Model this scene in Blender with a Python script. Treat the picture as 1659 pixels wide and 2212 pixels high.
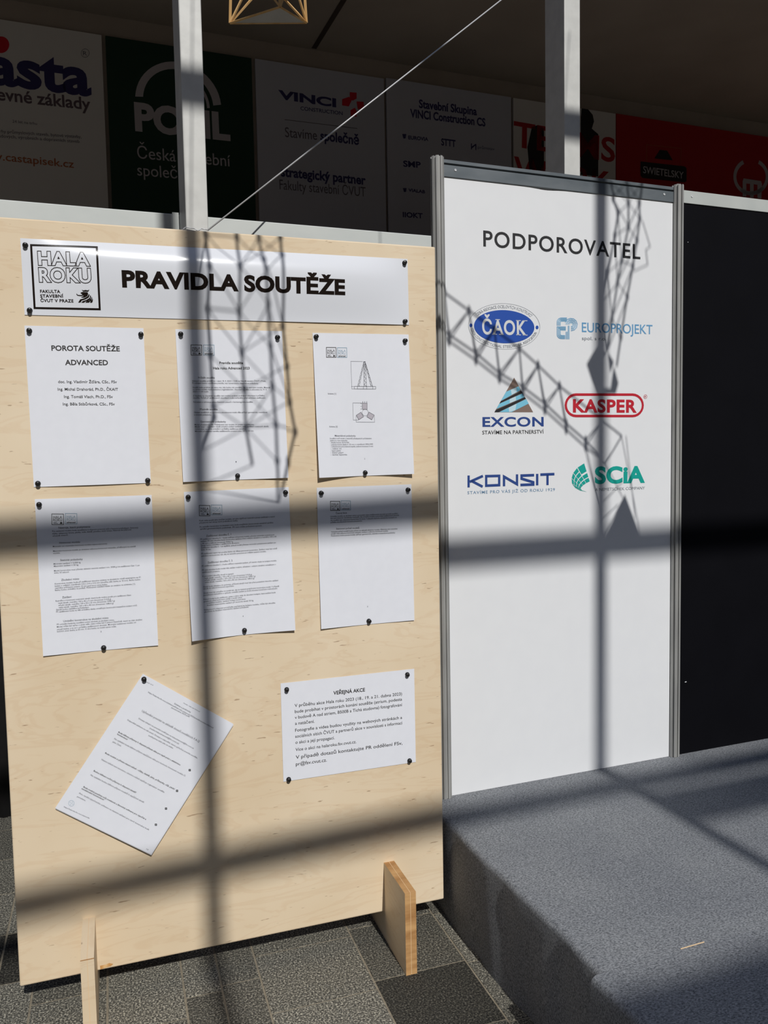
import bpy, bmesh, math, random
from mathutils import Vector, Matrix
from mathutils.geometry import tessellate_polygon

for o in list(bpy.data.objects):
    bpy.data.objects.remove(o)
SC = bpy.context.scene
COL = SC.collection
random.seed(7)

# ------------------------------------------------------------------ camera
PW, PH, FOC = 1659, 2212, 1750.1
CX, CY = 829.5, 1106.0
CAM = Vector((0.2898, -2.3201, 1.517))
RV = Vector((0.0674, -0.3246, -0.0295))
RC = Matrix.Rotation(RV.length, 3, RV.normalized()) @ Matrix(((1, 0, 0), (0, 0, -1), (0, 1, 0)))
cd = bpy.data.cameras.new('camera')
cam = bpy.data.objects.new('camera', cd)
COL.objects.link(cam)
cd.sensor_fit = 'HORIZONTAL'
cd.sensor_width = 36.0
cd.lens = FOC / PW * 36.0
cd.clip_start = 0.02
_r, _d, _f = RC[0], RC[1], RC[2]
cam.matrix_world = Matrix(((_r.x, -_d.x, -_f.x, CAM.x), (_r.y, -_d.y, -_f.y, CAM.y), (_r.z, -_d.z, -_f.z, CAM.z), (0, 0, 0, 1)))
SC.camera = cam

# ------------------------------------------------------------------ light
SD = Vector((-0.045, 1.0, -0.84))            # the way the sunlight travels
sl = bpy.data.lights.new('sun', 'SUN')
sl.energy = 3.05
sl.angle = math.radians(0.53)
sl.color = (1.0, 0.98, 0.945)
sun = bpy.data.objects.new('sun', sl)
COL.objects.link(sun)
sun.rotation_euler = (-SD).to_track_quat('Z', 'Y').to_euler()
sun.location = (0.6, -6, 7)
wd = bpy.data.worlds.new('hall_daylight')
SC.world = wd
wd.use_nodes = True
wn, wl = wd.node_tree.nodes, wd.node_tree.links
bg = wn['Background']
tc = wn.new('ShaderNodeTexCoord')
sep = wn.new('ShaderNodeSeparateXYZ')
wl.new(tc.outputs['Generated'], sep.inputs[0])
rmp = wn.new('ShaderNodeValToRGB')
rmp.color_ramp.elements[0].position = 0.38
rmp.color_ramp.elements[0].color = (0.003, 0.0032, 0.004, 1)
rmp.color_ramp.elements[1].position = 0.62
rmp.color_ramp.elements[1].color = (0.19, 0.25, 0.40, 1)
wl.new(sep.outputs[2], rmp.inputs[0])
wl.new(rmp.outputs[0], bg.inputs[0])
bg.inputs[1].default_value = 0.75
vs = SC.view_settings
SC.display_settings.display_device = 'sRGB'
vs.view_transform = 'Standard'
vs.look = 'None'
vs.exposure = 0.0
vs.gamma = 1.0
vs.use_curve_mapping = False

# ------------------------------------------------------------------ helpers
PSI = 0.0341
EX = Vector((math.cos(PSI), math.sin(PSI), 0))
NB = Vector((-math.sin(PSI), math.cos(PSI), 0))     # away from the viewer, square to the display wall
ORG = Vector((1.3638, 0.2101, 0.0))
ZU = Vector((0, 0, 1))
STAGE_Z = 0.3278


def ray(u, v):
    return RC.transposed() @ Vector(((u - CX) / FOC, (v - CY) / FOC, 1.0))


class Frame:
    """A flat face that stands in the room: origin, right, up, facing normal."""
    def __init__(s, o, ex, ey, n, lift=None):
        s.o, s.ex, s.ey, s.n, s.lift = Vector(o), Vector(ex), Vector(ey), Vector(n), lift
        s.fine = None

    def at(s, u, v):
        r = ray(u, v)
        t = (s.o - CAM).dot(s.n) / r.dot(s.n)
        p = CAM + r * t - s.o
        return Vector((p.dot(s.ex), p.dot(s.ey)))

    def pt(s, x, y, h=0.0):
        if s.lift:
            h += s.lift(x, y)
        return s.o + s.ex * x + s.ey * y + s.n * h

    def w(s, u, v, h=0.0):
        a = s.at(u, v)
        return s.pt(a.x, a.y, h)


BOARD = Frame((0, 0, 0), (1, 0, 0), ZU, (0, -1, 0))
PANEL = Frame(ORG, EX, ZU, -NB)
WALL_OFF = 3.3
WALL = Frame(ORG + NB * WALL_OFF, EX, ZU, -NB)


def plane_y(y):
    return Frame((0, y, 0), (1, 0, 0), ZU, (0, -1, 0))


class MB:
    def __init__(s):
        s.v, s.f, s.m = [], [], []

    def add(s, vs_, fs_, mi=0):
        b = len(s.v)
        s.v += [Vector(p) for p in vs_]
        s.f += [tuple(i + b for i in f) for f in fs_]
        s.m += [mi] * len(fs_)
        return s

    def lay(s, fr, pts, fs, h, mi=0):
        """flat shapes laid on a face; cut fine where the face is curved"""
        if not fr.fine:
            return s.add([fr.pt(p[0], p[1], h) for p in pts], fs, mi)
        bm = bmesh.new()
        bv = [bm.verts.new((p[0], p[1], 0)) for p in pts]
        for f in fs:
            try:
                bm.faces.new([bv[i] for i in f])
            except ValueError:
                pass
        bmesh.ops.triangulate(bm, faces=bm.faces[:])
        for _ in range(7):
            long_ = [e for e in bm.edges if e.calc_length() > fr.fine]
            if not long_:
                break
            bmesh.ops.subdivide_edges(bm, edges=long_, cuts=1)
            bmesh.ops.triangulate(bm, faces=[f for f in bm.faces if len(f.verts) > 3])
        bm.verts.index_update()
        s.add([fr.pt(v.co.x, v.co.y, h) for v in bm.verts], [tuple(v.index for v in f.verts) for f in bm.faces], mi)
        bm.free()
        return s

    def box(s, o, x, y, z, mi=0):
        """o = corner, x y z = edge vectors (right handed)"""
        o, x, y, z = Vector(o), Vector(x), Vector(y), Vector(z)
        p = [o, o + x, o + x + y, o + y, o + z, o + x + z, o + x + y + z, o + y + z]
        return s.add(p, [(3, 2, 1, 0), (4, 5, 6, 7), (0, 1, 5, 4), (1, 2, 6, 5), (2, 3, 7, 6), (3, 0, 4, 7)], mi)

    def rod(s, a, b, r, n=6, mi=0, ends=True):
        a, b = Vector(a), Vector(b)
        d = (b - a).normalized()
        q = d.orthogonal().normalized()
        w = d.cross(q)
        ph = math.pi / 4 if n == 4 else 0
        c = [(q * math.cos(2 * math.pi * k / n + ph) + w * math.sin(2 * math.pi * k / n + ph)) * r for k in range(n)]
        fs = [(k, (k + 1) % n, n + (k + 1) % n, n + k) for k in range(n)]
        if ends:
            fs += [tuple(range(n - 1, -1, -1)), tuple(range(n, 2 * n))]
        return s.add([a + k for k in c] + [b + k for k in c], fs, mi)

    def lathe(s, o, axis, prof, n=20, mi=0):
        o, d = Vector(o), Vector(axis).normalized()
        q = d.orthogonal().normalized()
        w = d.cross(q)
        vs_, fs = [], []
        for r, h in prof:
            for k in range(n):
                a = 2 * math.pi * k / n
                vs_.append(o + d * h + (q * math.cos(a) + w * math.sin(a)) * r)
        for i in range(len(prof) - 1):
            for k in range(n):
                fs.append((i * n + k, i * n + (k + 1) % n, (i + 1) * n + (k + 1) % n, (i + 1) * n + k))
        fs.append(tuple(range((len(prof) - 1) * n, len(prof) * n)))
        fs.append(tuple(range(n - 1, -1, -1)))
        return s.add(vs_, fs, mi)

    def build(s, name, mat, parent=None, smooth=False, bevel=0.0):
        me = bpy.data.meshes.new(name)
        base = parent_loc(parent) if parent else Vector((0, 0, 0))
        me.from_pydata([p - base for p in s.v], [], s.f)
        for m in (mat if isinstance(mat, (list, tuple)) else [mat]):
            me.materials.append(m)
        if any(s.m):
            for p, k in zip(me.polygons, s.m):
                p.material_index = k
        if smooth:
            for p in me.polygons:
                p.use_smooth = True
        o = bpy.data.objects.new(name, me)
        COL.objects.link(o)
        if parent:
            o.parent = parent
        if bevel:
            b = o.modifiers.new('bevel', 'BEVEL')
            b.width = bevel
            b.segments = 2
            b.limit_method = 'ANGLE'
        return o


def parent_loc(o):
    p = Vector(o.location)
    return p + parent_loc(o.parent) if o.parent else p


def thing(name, label, cat, loc, group=None):
    o = bpy.data.objects.new(name, None)
    o.empty_display_size = 0.05
    COL.objects.link(o)
    o.location = loc
    return tag(o, label, cat, group)


def tag(o, label, cat, group=None):
    o['label'] = label
    o['category'] = cat
    if group:
        o['group'] = group
    return o


def structure(o):
    o['kind'] = 'structure'
    return o


# ------------------------------------------------------------------ materials
def mat(name, col, rough=0.6, metal=0.0, spec=0.5):
    m = bpy.data.materials.new(name)
    m.use_nodes = True
    b = m.node_tree.nodes['Principled BSDF']
    b.inputs['Base Color'].default_value = (*col, 1)
    b.inputs['Roughness'].default_value = rough
    b.inputs['Metallic'].default_value = metal
    b.inputs['Specular IOR Level'].default_value = spec
    return m


def nodes(m):
    return m.node_tree.nodes, m.node_tree.links, m.node_tree.nodes['Principled BSDF']


def noisy(name, c1, c2, scale, rough=0.7, detail=4, bump=0.0, stretch=(1, 1, 1), metal=0.0, lo=0.35, hi=0.65, spec=0.4, bscale=None):
    m = mat(name, c1, rough, metal, spec)
    n, l, b = nodes(m)
    t = n.new('ShaderNodeTexCoord')
    mp = n.new('ShaderNodeMapping')
    mp.inputs['Scale'].default_value = stretch
    l.new(t.outputs['Object'], mp.inputs[0])
    z = n.new('ShaderNodeTexNoise')
    z.inputs['Scale'].default_value = scale
    z.inputs['Detail'].default_value = detail
    l.new(mp.outputs[0], z.inputs['Vector'])
    r = n.new('ShaderNodeValToRGB')
    r.color_ramp.elements[0].position = lo
    r.color_ramp.elements[1].position = hi
    r.color_ramp.elements[0].color = (*c1, 1)
    r.color_ramp.elements[1].color = (*c2, 1)
    l.new(z.outputs['Fac'], r.inputs[0])
    l.new(r.outputs[0], b.inputs['Base Color'])
    if bump:
        bp = n.new('ShaderNodeBump')
        bp.inputs['Strength'].default_value = bump
        bp.inputs['Distance'].default_value = 0.004
        l.new(z.outputs['Fac'], bp.inputs['Height'])
        l.new(bp.outputs[0], b.inputs['Normal'])
    return m


def plywood(name, base, dark, sx=1.0):
    """pale birch veneer: slow figure, fine wavering grain, a few brown flecks"""
    m = mat(name, base, 0.5, 0, 0.3)
    n, l, b = nodes(m)
    t = n.new('ShaderNodeTexCoord')
    mp = n.new('ShaderNodeMapping')
    mp.inputs['Scale'].default_value = (1.1 * sx, 1.0, 5.0)
    l.new(t.outputs['Object'], mp.inputs[0])
    a = n.new('ShaderNodeTexNoise')
    a.inputs['Scale'].default_value = 2.2
    a.inputs['Detail'].default_value = 5
    a.inputs['Distortion'].default_value = 1.6
    l.new(mp.outputs[0], a.inputs['Vector'])
    mul = n.new('ShaderNodeMath')
    mul.operation = 'MULTIPLY'
    mul.inputs[1].default_value = 34.0
    l.new(a.outputs['Fac'], mul.inputs[0])
    sn = n.new('ShaderNodeMath')
    sn.operation = 'SINE'
    l.new(mul.outputs[0], sn.inputs[0])
    r = n.new('ShaderNodeValToRGB')
    r.color_ramp.elements[0].position = 0.0
    r.color_ramp.elements[0].color = (*dark, 1)
    r.color_ramp.elements[1].position = 0.28
    r.color_ramp.elements[1].color = (*base, 1)
    ad = n.new('ShaderNodeMath')
    ad.operation = 'MULTIPLY_ADD'
    ad.inputs[1].default_value = 0.5
    ad.inputs[2].default_value = 0.5
    l.new(sn.outputs[0], ad.inputs[0])
    l.new(ad.outputs[0], r.inputs[0])
    big = n.new('ShaderNodeTexNoise')
    big.inputs['Scale'].default_value = 2.6
    big.inputs['Detail'].default_value = 3
    l.new(t.outputs['Object'], big.inputs['Vector'])
    mx = n.new('ShaderNodeMix')
    mx.data_type = 'RGBA'
    mx.blend_type = 'MULTIPLY'
    mx.inputs['Factor'].default_value = 1.0
    br = n.new('ShaderNodeValToRGB')
    br.color_ramp.elements[0].position = 0.3
    br.color_ramp.elements[0].color = (0.90, 0.86, 0.80, 1)
    br.color_ramp.elements[1].position = 0.7
    br.color_ramp.elements[1].color = (1.0, 1.0, 1.0, 1)
    l.new(big.outputs['Fac'], br.inputs[0])
    l.new(r.outputs[0], mx.inputs['A'])
    l.new(br.outputs[0], mx.inputs['B'])
    # brown flecks
    mp2 = n.new('ShaderNodeMapping')
    mp2.inputs['Scale'].default_value = (15.0, 15.0, 80.0)
    mp2.inputs['Rotation'].default_value = (0, 0.22, 0)
    l.new(t.outputs['Object'], mp2.inputs[0])
    fk = n.new('ShaderNodeTexNoise')
    fk.inputs['Scale'].default_value = 1.6
    fk.inputs['Detail'].default_value = 2
    l.new(mp2.outputs[0], fk.inputs['Vector'])
    fr = n.new('ShaderNodeValToRGB')
    fr.color_ramp.elements[0].position = 0.70
    fr.color_ramp.elements[0].color = (0, 0, 0, 1)
    fr.color_ramp.elements[1].position = 0.75
    fr.color_ramp.elements[1].color = (0.6, 0.6, 0.6, 1)
    l.new(fk.outputs['Fac'], fr.inputs[0])
    m2 = n.new('ShaderNodeMix')
    m2.data_type = 'RGBA'
    l.new(fr.outputs[0], m2.inputs['Factor'])
    l.new(mx.outputs['Result'], m2.inputs['A'])
    m2.inputs['B'].default_value = (0.24, 0.12, 0.05, 1)
    l.new(m2.outputs['Result'], b.inputs['Base Color'])
    return m


M = {}
M['ply'] = plywood('birch_plywood', (0.83, 0.69, 0.50), (0.80, 0.645, 0.455))
M['core'] = noisy('plywood_core', (0.62, 0.36, 0.15), (0.40, 0.20, 0.07), 22, 0.7, 3, 0, (0.4, 1, 2.2))
M['glue'] = mat('glue_line', (0.78, 0.56, 0.33), 0.7)
M['chip'] = noisy('torn_veneer', (0.55, 0.26, 0.07), (0.75, 0.48, 0.22), 60, 0.8)
M['paper'] = noisy('white_paper', (0.795, 0.81, 0.865), (0.81, 0.825, 0.88), 30, 0.75, 2)
M['gloss'] = mat('laminated_paper', (0.79, 0.81, 0.86), 0.16, 0, 0.5)
M['ink'] = mat('black_ink', (0.012, 0.011, 0.011), 0.5)
M['inkgloss'] = mat('black_ink_under_laminate', (0.016, 0.011, 0.009), 0.16)
M['inkpale'] = mat('toner_grey', (0.055, 0.057, 0.075), 0.7)
M['inkblue'] = mat('pale_blue_ink', (0.28, 0.40, 0.50), 0.7)
M['pin'] = mat('black_pin_plastic', (0.013, 0.012, 0.012), 0.28)
M['white'] = noisy('white_display_film', (0.80, 0.812, 0.83), (0.812, 0.824, 0.84), 14, 0.6, 2)
M['alu'] = noisy('grey_aluminium', (0.34, 0.34, 0.33), (0.44, 0.44, 0.42), 9, 0.45, 3, 0, (4, 4, 0.6), 0.25)
M['aludark'] = noisy('dull_aluminium', (0.115, 0.135, 0.15), (0.155, 0.175, 0.19), 8, 0.5, 4, 0, (1, 1, 3), 0.2)
M['alulight'] = noisy('pale_aluminium', (0.50, 0.53, 0.51), (0.56, 0.585, 0.56), 6, 0.5, 3, 0, (1, 1, 1), 0.1)
M['slot'] = mat('slot_shadow_rubber', (0.03, 0.03, 0.033), 0.8)
M['black'] = noisy('black_display_board', (0.0015, 0.0015, 0.003), (0.0022, 0.0022, 0.004), 5, 0.75, 2, spec=0.12)
M['paint'] = noisy('chipped_grey_paint', (0.60, 0.60, 0.575), (0.67, 0.67, 0.64), 16, 0.42, 4, 0.25)
M['beam'] = noisy('grey_green_paint', (0.57, 0.60, 0.58), (0.61, 0.635, 0.61), 12, 0.4, 4, 0.2, (0.5, 1, 1))
M['steel'] = mat('steel_wire', (0.60, 0.61, 0.62), 0.45, 0.15)
M['wood'] = noisy('pine_stick', (0.62, 0.36, 0.13), (0.72, 0.46, 0.2), 30, 0.6, 3, 0, (1, 1, 0.2))
M['film'] = noisy('grey_tissue', (0.40, 0.40, 0.38), (0.46, 0.46, 0.43), 12, 0.8, 4)
M['gluedot'] = mat('hot_glue', (0.5, 0.36, 0.2), 0.4)
M['grout'] = noisy('sandy_grout', (0.22, 0.19, 0.14), (0.30, 0.26, 0.19), 60, 0.9)
M['drape'] = noisy('black_cloth', (0.004, 0.004, 0.004), (0.008, 0.007, 0.007), 20, 0.95)
M['plaster'] = noisy('brown_grey_plaster', (0.36, 0.305, 0.265), (0.41, 0.35, 0.31), 3, 0.9, 3)
M['soffit'] = noisy('dull_soffit', (0.26, 0.225, 0.195), (0.31, 0.27, 0.235), 1.2, 0.9, 3)
M['joint'] = mat('dark_joint', (0.035, 0.022, 0.016), 0.9)
M['mullion'] = mat('roof_steel', (0.35, 0.36, 0.37), 0.5)
for k, c in dict(blue=(0.012, 0.075, 0.40), navy=(0.02, 0.06, 0.25), red=(0.52, 0.012, 0.028), teal=(0.0, 0.36, 0.30), sky=(0.13, 0.34, 0.58),
                 skypale=(0.32, 0.58, 0.76), grey=(0.20, 0.22, 0.25), steelblue=(0.15, 0.27, 0.42), cyan=(0.20, 0.56, 0.74), cyanpale=(0.55, 0.74, 0.82), umber=(0.23, 0.16, 0.13),
                 silver=(0.70, 0.71, 0.71), signblack=(0.015, 0.015, 0.017)).items():
    M[k] = mat('print_' + k, c, 0.55)
for k, c in dict(b_white=(0.70, 0.68, 0.68), b_blue=(0.52, 0.53, 0.62), b_green=(0.004, 0.035, 0.018), b_red=(0.42, 0.008, 0.012), b_crimson=(0.6, 0.0, 0.02), b_navy=(0.03, 0.025, 0.13),
                 b_plum=(0.05, 0.02, 0.035), b_mauve=(0.13, 0.09, 0.115), b_brick=(0.42, 0.12, 0.045), b_pale=(0.50, 0.47, 0.52), b_black=(0.012, 0.01, 0.01), b_mark=(0.12, 0.10, 0.14)).items():
    M[k] = mat('banner_' + k[2:], c, 0.65)


def carpet():
    m = mat('grey_needle_felt', (0.16, 0.175, 0.2), 0.95, 0, 0.1)
    n, l, b = nodes(m)
    t = n.new('ShaderNodeTexCoord')
    mp = n.new('ShaderNodeMapping')
    mp.inputs['Scale'].default_value = (0.75, 1.25, 1)
    l.new(t.outputs['Object'], mp.inputs[0])
    z = n.new('ShaderNodeTexNoise')
    z.inputs['Scale'].default_value = 210
    z.inputs['Detail'].default_value = 3
    z.inputs['Roughness'].default_value = 0.75
    l.new(mp.outputs[0], z.inputs['Vector'])
    r = n.new('ShaderNodeValToRGB')
    r.color_ramp.elements[0].position = 0.30
    r.color_ramp.elements[0].color = (0.055, 0.06, 0.07, 1)
    r.color_ramp.elements[1].position = 0.68
    r.color_ramp.elements[1].color = (0.37, 0.385, 0.40, 1)
    l.new(z.outputs['Fac'], r.inputs[0])
    g = n.new('ShaderNodeTexNoise')
    g.inputs['Scale'].default_value = 3.5
    g.inputs['Detail'].default_value = 3
    l.new(t.outputs['Object'], g.inputs['Vector'])
    gr = n.new('ShaderNodeValToRGB')
    gr.color_ramp.elements[0].position = 0.3
    gr.color_ramp.elements[0].color = (0.86, 0.86, 0.87, 1)
    gr.color_ramp.elements[1].position = 0.7
    gr.color_ramp.elements[1].color = (1.05, 1.04, 1.02, 1)
    l.new(g.outputs['Fac'], gr.inputs[0])
    mx = n.new('ShaderNodeMix')
    mx.data_type = 'RGBA'
    mx.blend_type = 'MULTIPLY'
    mx.inputs['Factor'].default_value = 1
    l.new(r.outputs[0], mx.inputs['A'])
    l.new(gr.outputs[0], mx.inputs['B'])
    l.new(mx.outputs['Result'], b.inputs['Base Color'])
    bp = n.new('ShaderNodeBump')
    bp.inputs['Strength'].default_value = 0.6
    bp.inputs['Distance'].default_value = 0.002
    l.new(z.outputs['Fac'], bp.inputs['Height'])
    l.new(bp.outputs[0], b.inputs['Normal'])
    return m


def stone(name='speckled_stone', tone=1.0):
    m = mat(name, (0.1, 0.1, 0.09), 0.75, 0, 0.3)
    n, l, b = nodes(m)
    t = n.new('ShaderNodeTexCoord')
    gi = n.new('ShaderNodeNewGeometry')
    z = n.new('ShaderNodeTexNoise')
    z.inputs['Scale'].default_value = 190
    z.inputs['Detail'].default_value = 3
    z.inputs['Roughness'].default_value = 0.7
    l.new(t.outputs['Object'], z.inputs['Vector'])
    r = n.new('ShaderNodeValToRGB')
    e = r.color_ramp.elements
    e[0].position = 0.36
    e[0].color = (0.022, 0.022, 0.021, 1)
    e[1].position = 0.66
    e[1].color = (0.66, 0.62, 0.50, 1)
    x = e.new(0.52)
    x.color = (0.15, 0.143, 0.118, 1)
    l.new(z.outputs['Fac'], r.inputs[0])
    v = n.new('ShaderNodeTexVoronoi')
    v.inputs['Scale'].default_value = 75
    l.new(t.outputs['Object'], v.inputs['Vector'])
    vr = n.new('ShaderNodeValToRGB')
    vr.color_ramp.elements[0].position = 0.10
    vr.color_ramp.elements[0].color = (1, 1, 1, 1)
    vr.color_ramp.elements[1].position = 0.17
    vr.color_ramp.elements[1].color = (0, 0, 0, 1)
    l.new(v.outputs['Distance'], vr.inputs[0])
    mx = n.new('ShaderNodeMix')
    mx.data_type = 'RGBA'
    l.new(vr.outputs[0], mx.inputs['Factor'])
    l.new(r.outputs[0], mx.inputs['A'])
    mx.inputs['B'].default_value = (0.26, 0.26, 0.24, 1)
    mm = n.new('ShaderNodeMapRange')
    mm.inputs['To Min'].default_value = 0.5 * tone
    mm.inputs['To Max'].default_value = 1.05 * tone
    l.new(gi.outputs['Random Per Island'], mm.inputs['Value'])
    m2 = n.new('ShaderNodeMix')
    m2.data_type = 'RGBA'
    m2.blend_type = 'MULTIPLY'
    m2.inputs['Factor'].default_value = 1
    l.new(mx.outputs['Result'], m2.inputs['A'])
    l.new(mm.outputs[0], m2.inputs['B'])
    l.new(m2.outputs['Result'], b.inputs['Base Color'])
    return m


M['carpet'] = carpet()
M['stone'] = stone()
M['stonedark_shade'] = stone('dark_and_shaded_stone', 0.36)


# ------------------------------------------------------------------ lettering
_tc = {}


def glyphs(s, bold=0.0, space=1.0, res=3):
    key = (s, bold, space, res)
    if key not in _tc:
        c = bpy.data.curves.new('lettering', 'FONT')
        c.body = s
        c.size = 1
        c.offset = bold
        c.space_character = space
        c.resolution_u = res
        c.dimensions = '2D'
        c.fill_mode = 'FRONT'
        o = bpy.data.objects.new('lettering', c)
        COL.objects.link(o)
        dg = bpy.context.evaluated_depsgraph_get()
        dg.update()
        me = bpy.data.meshes.new_from_object(o.evaluated_get(dg))
        vs_ = [(p.co.x, p.co.y) for p in me.vertices]
        fs = [tuple(p.vertices) for p in me.polygons]
        bpy.data.objects.remove(o)
        bpy.data.curves.remove(c)
        bpy.data.meshes.remove(me)
        x0 = min(p[0] for p in vs_)
        x1 = max(p[0] for p in vs_)
        _tc[key] = ([(x - x0, y) for x, y in vs_], fs, x1 - x0)
    return _tc[key]


CAPH = max(p[1] for p in glyphs('H')[0])


def write(mb, fr, s, a, b, cap, bold=0.0, h=0.0004, space=1.0, res=3, width=None):
    """set the words s on frame fr from baseline point a to b (photo points), capitals cap points tall"""
    A, B_ = fr.at(*a), fr.at(*b)
    C = fr.at(a[0], a[1] - cap)
    d = B_ - A
    W_ = d.length
    d.normalize()
    q = Vector((-d.y, d.x))
    vs_, fs, w = glyphs(s, bold, space, res)
    k = (C - A).dot(q) / (CAPH + 2 * bold * 0.6)
    sx = (width or W_) / w
    mb.lay(fr, [A + d * (x * sx) + q * ((y + bold * 0.6) * k) for x, y in vs_], fs, h)


def outline(mb, fr, s, a, b, cap, bold, lw, h=0.0004, space=1.0, res=3):
    """the words drawn as an outline of width lw (metres)"""
    A, B_ = fr.at(*a), fr.at(*b)
    C = fr.at(a[0], a[1] - cap)
    d = B_ - A
    W_ = d.length
    d.normalize()
    q = Vector((-d.y, d.x))
    vs_, fs, w = glyphs(s, bold, space, res)
    k = (C - A).dot(q) / (CAPH + 2 * bold * 0.6)
    P = [A + d * (x * W_ / w) + q * ((y + bold * 0.6) * k) for x, y in vs_]
    key = lambda p: (round(p.x, 6), round(p.y, 6))
    cnt = {}
    for f in fs:
        for i in range(len(f)):
            e0, e1 = key(P[f[i]]), key(P[f[(i + 1) % len(f)]])
            if e0 == e1:
                continue
            kk = (min(e0, e1), max(e0, e1))
            cnt[kk] = cnt.get(kk, 0) + 1
    for (e0, e1), n in cnt.items():
        if n == 1:
            p, r = Vector(e0), Vector(e1)
            t = (r - p).normalized() * (lw / 2)
            nn = Vector((-t.y, t.x))
            mb.lay(fr, [p - t + nn, p - t - nn, r + t - nn, r + t + nn], [(0, 1, 2, 3)], h)


def poly(mb, fr, pts, h=0.0004, local=False, mi=0):
    P = [Vector(p) if local else fr.at(*p) for p in pts]
    tr = tessellate_polygon([[Vector((p.x, p.y, 0)) for p in P]])
    fs = []
    for a, b, c in tr:
        if (P[b] - P[a]).cross(P[c] - P[a]) < 0:
            b, c = c, b
        fs.append((a, b, c))
    mb.lay(fr, P, fs, h, mi)


def stroke(mb, fr, pts, wd_, h=0.0004, closed=False):
    """a drawn line of width wd_ (photo points) through photo points"""
    P = [fr.at(*p) for p in pts]
    k = (fr.at(pts[0][0] + 10, pts[0][1]) - P[0]).length / 10
    r = wd_ * k / 2
    n = len(P)
    L, R_ = [], []
    for i in range(n):
        p0 = P[i - 1] if (i or closed) else None
        p1 = P[(i + 1) % n] if (i < n - 1 or closed) else None
        d0 = (P[i] - p0).normalized() if p0 is not None else None
        d1 = (p1 - P[i]).normalized() if p1 is not None else None
        if d0 is None:
            d0 = d1
        if d1 is None:
            d1 = d0
        t = (d0 + d1)
        t = t.normalized() if t.length > 1e-6 else d0
        nn = Vector((-t.y, t.x))
        c = max(0.4, nn.dot(Vector((-d0.y, d0.x))))
        L.append(P[i] + nn * (r / c))
        R_.append(P[i] - nn * (r / c))
    fs = [(i, i + n, (i + 1) % n + n, (i + 1) % n) for i in range(n if closed else n - 1)]
    mb.lay(fr, L + R_, fs, h)


def disc(mb, fr, c, rx, ry, h=0.0004, n=40, rot=0.0, inner=None):
    """ellipse (or ring when inner) around photo point c, radii in photo points"""
    def ring(f):
        out = []
        for k in range(n):
            a = 2 * math.pi * k / n
            x, y = rx * f * math.cos(a), ry * f * math.sin(a)
            out.append(fr.at(c[0] + x * math.cos(rot) - y * math.sin(rot), c[1] + x * math.sin(rot) + y * math.cos(rot)))
        return out
    o = ring(1.0)[::-1]
    if inner is None:
        mb.add([fr.pt(p.x, p.y, h) for p in o], [tuple(range(n))])
    else:
        i = ring(inner)[::-1]
        mb.add([fr.pt(p.x, p.y, h) for p in o + i], [(k, (k + 1) % n, n + (k + 1) % n, n + k) for k in range(n)])


def Z(s, ox, oy):
    """points read off an enlarged view: (x/s+ox, y/s+oy)"""
    return lambda *p: [(x / s + ox, y / s + oy) for x, y in p]


# ================================================================== the setting
# floor: stone slabs in rows, laid on grout
xs = [-3.3, -3.0, -2.7, -2.4, -2.1, -1.8, -1.5, -1.2, -0.9, -0.59, -0.29, -0.085, 0.018, 0.222, 0.43, 0.533, 0.645, 0.952, 1.239, 1.55, 1.86, 2.17, 2.48, 2.79, 3.1, 3.4, 3.7, 4.0, 4.3, 4.6, 4.9]
joint = {-0.29: 0.176, -0.085: 0.176, 0.018: 0.05, 0.222: 0.118, 0.43: -0.07, 0.533: -0.05, 0.645: -0.216, 0.952: -0.182, 1.239: 0.075}
gb = MB()
gb.box((-6, -12, -0.05), (14, 0, 0), (0, 16.5, 0), (0, 0, 0.0482))
gb.build('grout', M['grout'])
fl = MB()
for i in range(len(xs) - 1):
    a, b = xs[i] + 0.003, xs[i + 1] - 0.003
    st = 0.28 + 0.05 * random.random()
    y = joint.get(xs[i], random.random() * 0.3)
    if xs[i] in joint:
        st = 0.27
    y0 = y - math.ceil((y + 3.4) / st) * st
    while y0 < 4.2:
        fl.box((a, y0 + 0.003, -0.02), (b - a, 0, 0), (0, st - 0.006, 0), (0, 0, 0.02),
               1 if (xs[i] < 0.0 and 0.1 < y0 < 0.4) or (xs[i] == 0.952 and -0.5 < y0 < -0.2) else 0)  # left slabs carry painted shade, the right column's slabs are darker stone
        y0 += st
structure(fl.build('floor', [M['stone'], M['stonedark_shade']]))
g_ = bpy.data.objects['grout']
g_.parent = bpy.data.objects['floor']

# back wall and the low slab above it
wl_ = MB()
wl_.box(ORG + NB * (WALL_OFF + 0.03) + EX * -6, EX * 14, NB * 0.25, ZU * 4.43)
structure(wl_.build('wall_back', M['plaster']))
CZ = 4.43
ce = MB()
ce.box(ORG + NB * 0.95 + EX * -6 + ZU * CZ, EX * 14, NB * 2.63, ZU * 0.3)
ceil = structure(ce.build('ceiling', M['soffit']))
cj = MB()
SOF = Frame((0, 0, CZ), (1, 0, 0), (0, 1, 0), (0, 0, -1))
p0, p1 = SOF.at(678, 104), SOF.at(742, 0)
d_ = (p1 - p0).normalized()
p1 = p0 + d_ * 1.9
q_ = Vector((-d_.y, d_.x)) * 0.018
cj.add([Vector((*(p0 + q_), CZ - 0.003)), Vector((*(p0 - q_), CZ - 0.003)), Vector((*(p1 - q_), CZ - 0.003)), Vector((*(p1 + q_), CZ - 0.003))], [(0, 1, 2, 3)])
cj.build('panel_joint', M['joint'], ceil)

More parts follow.
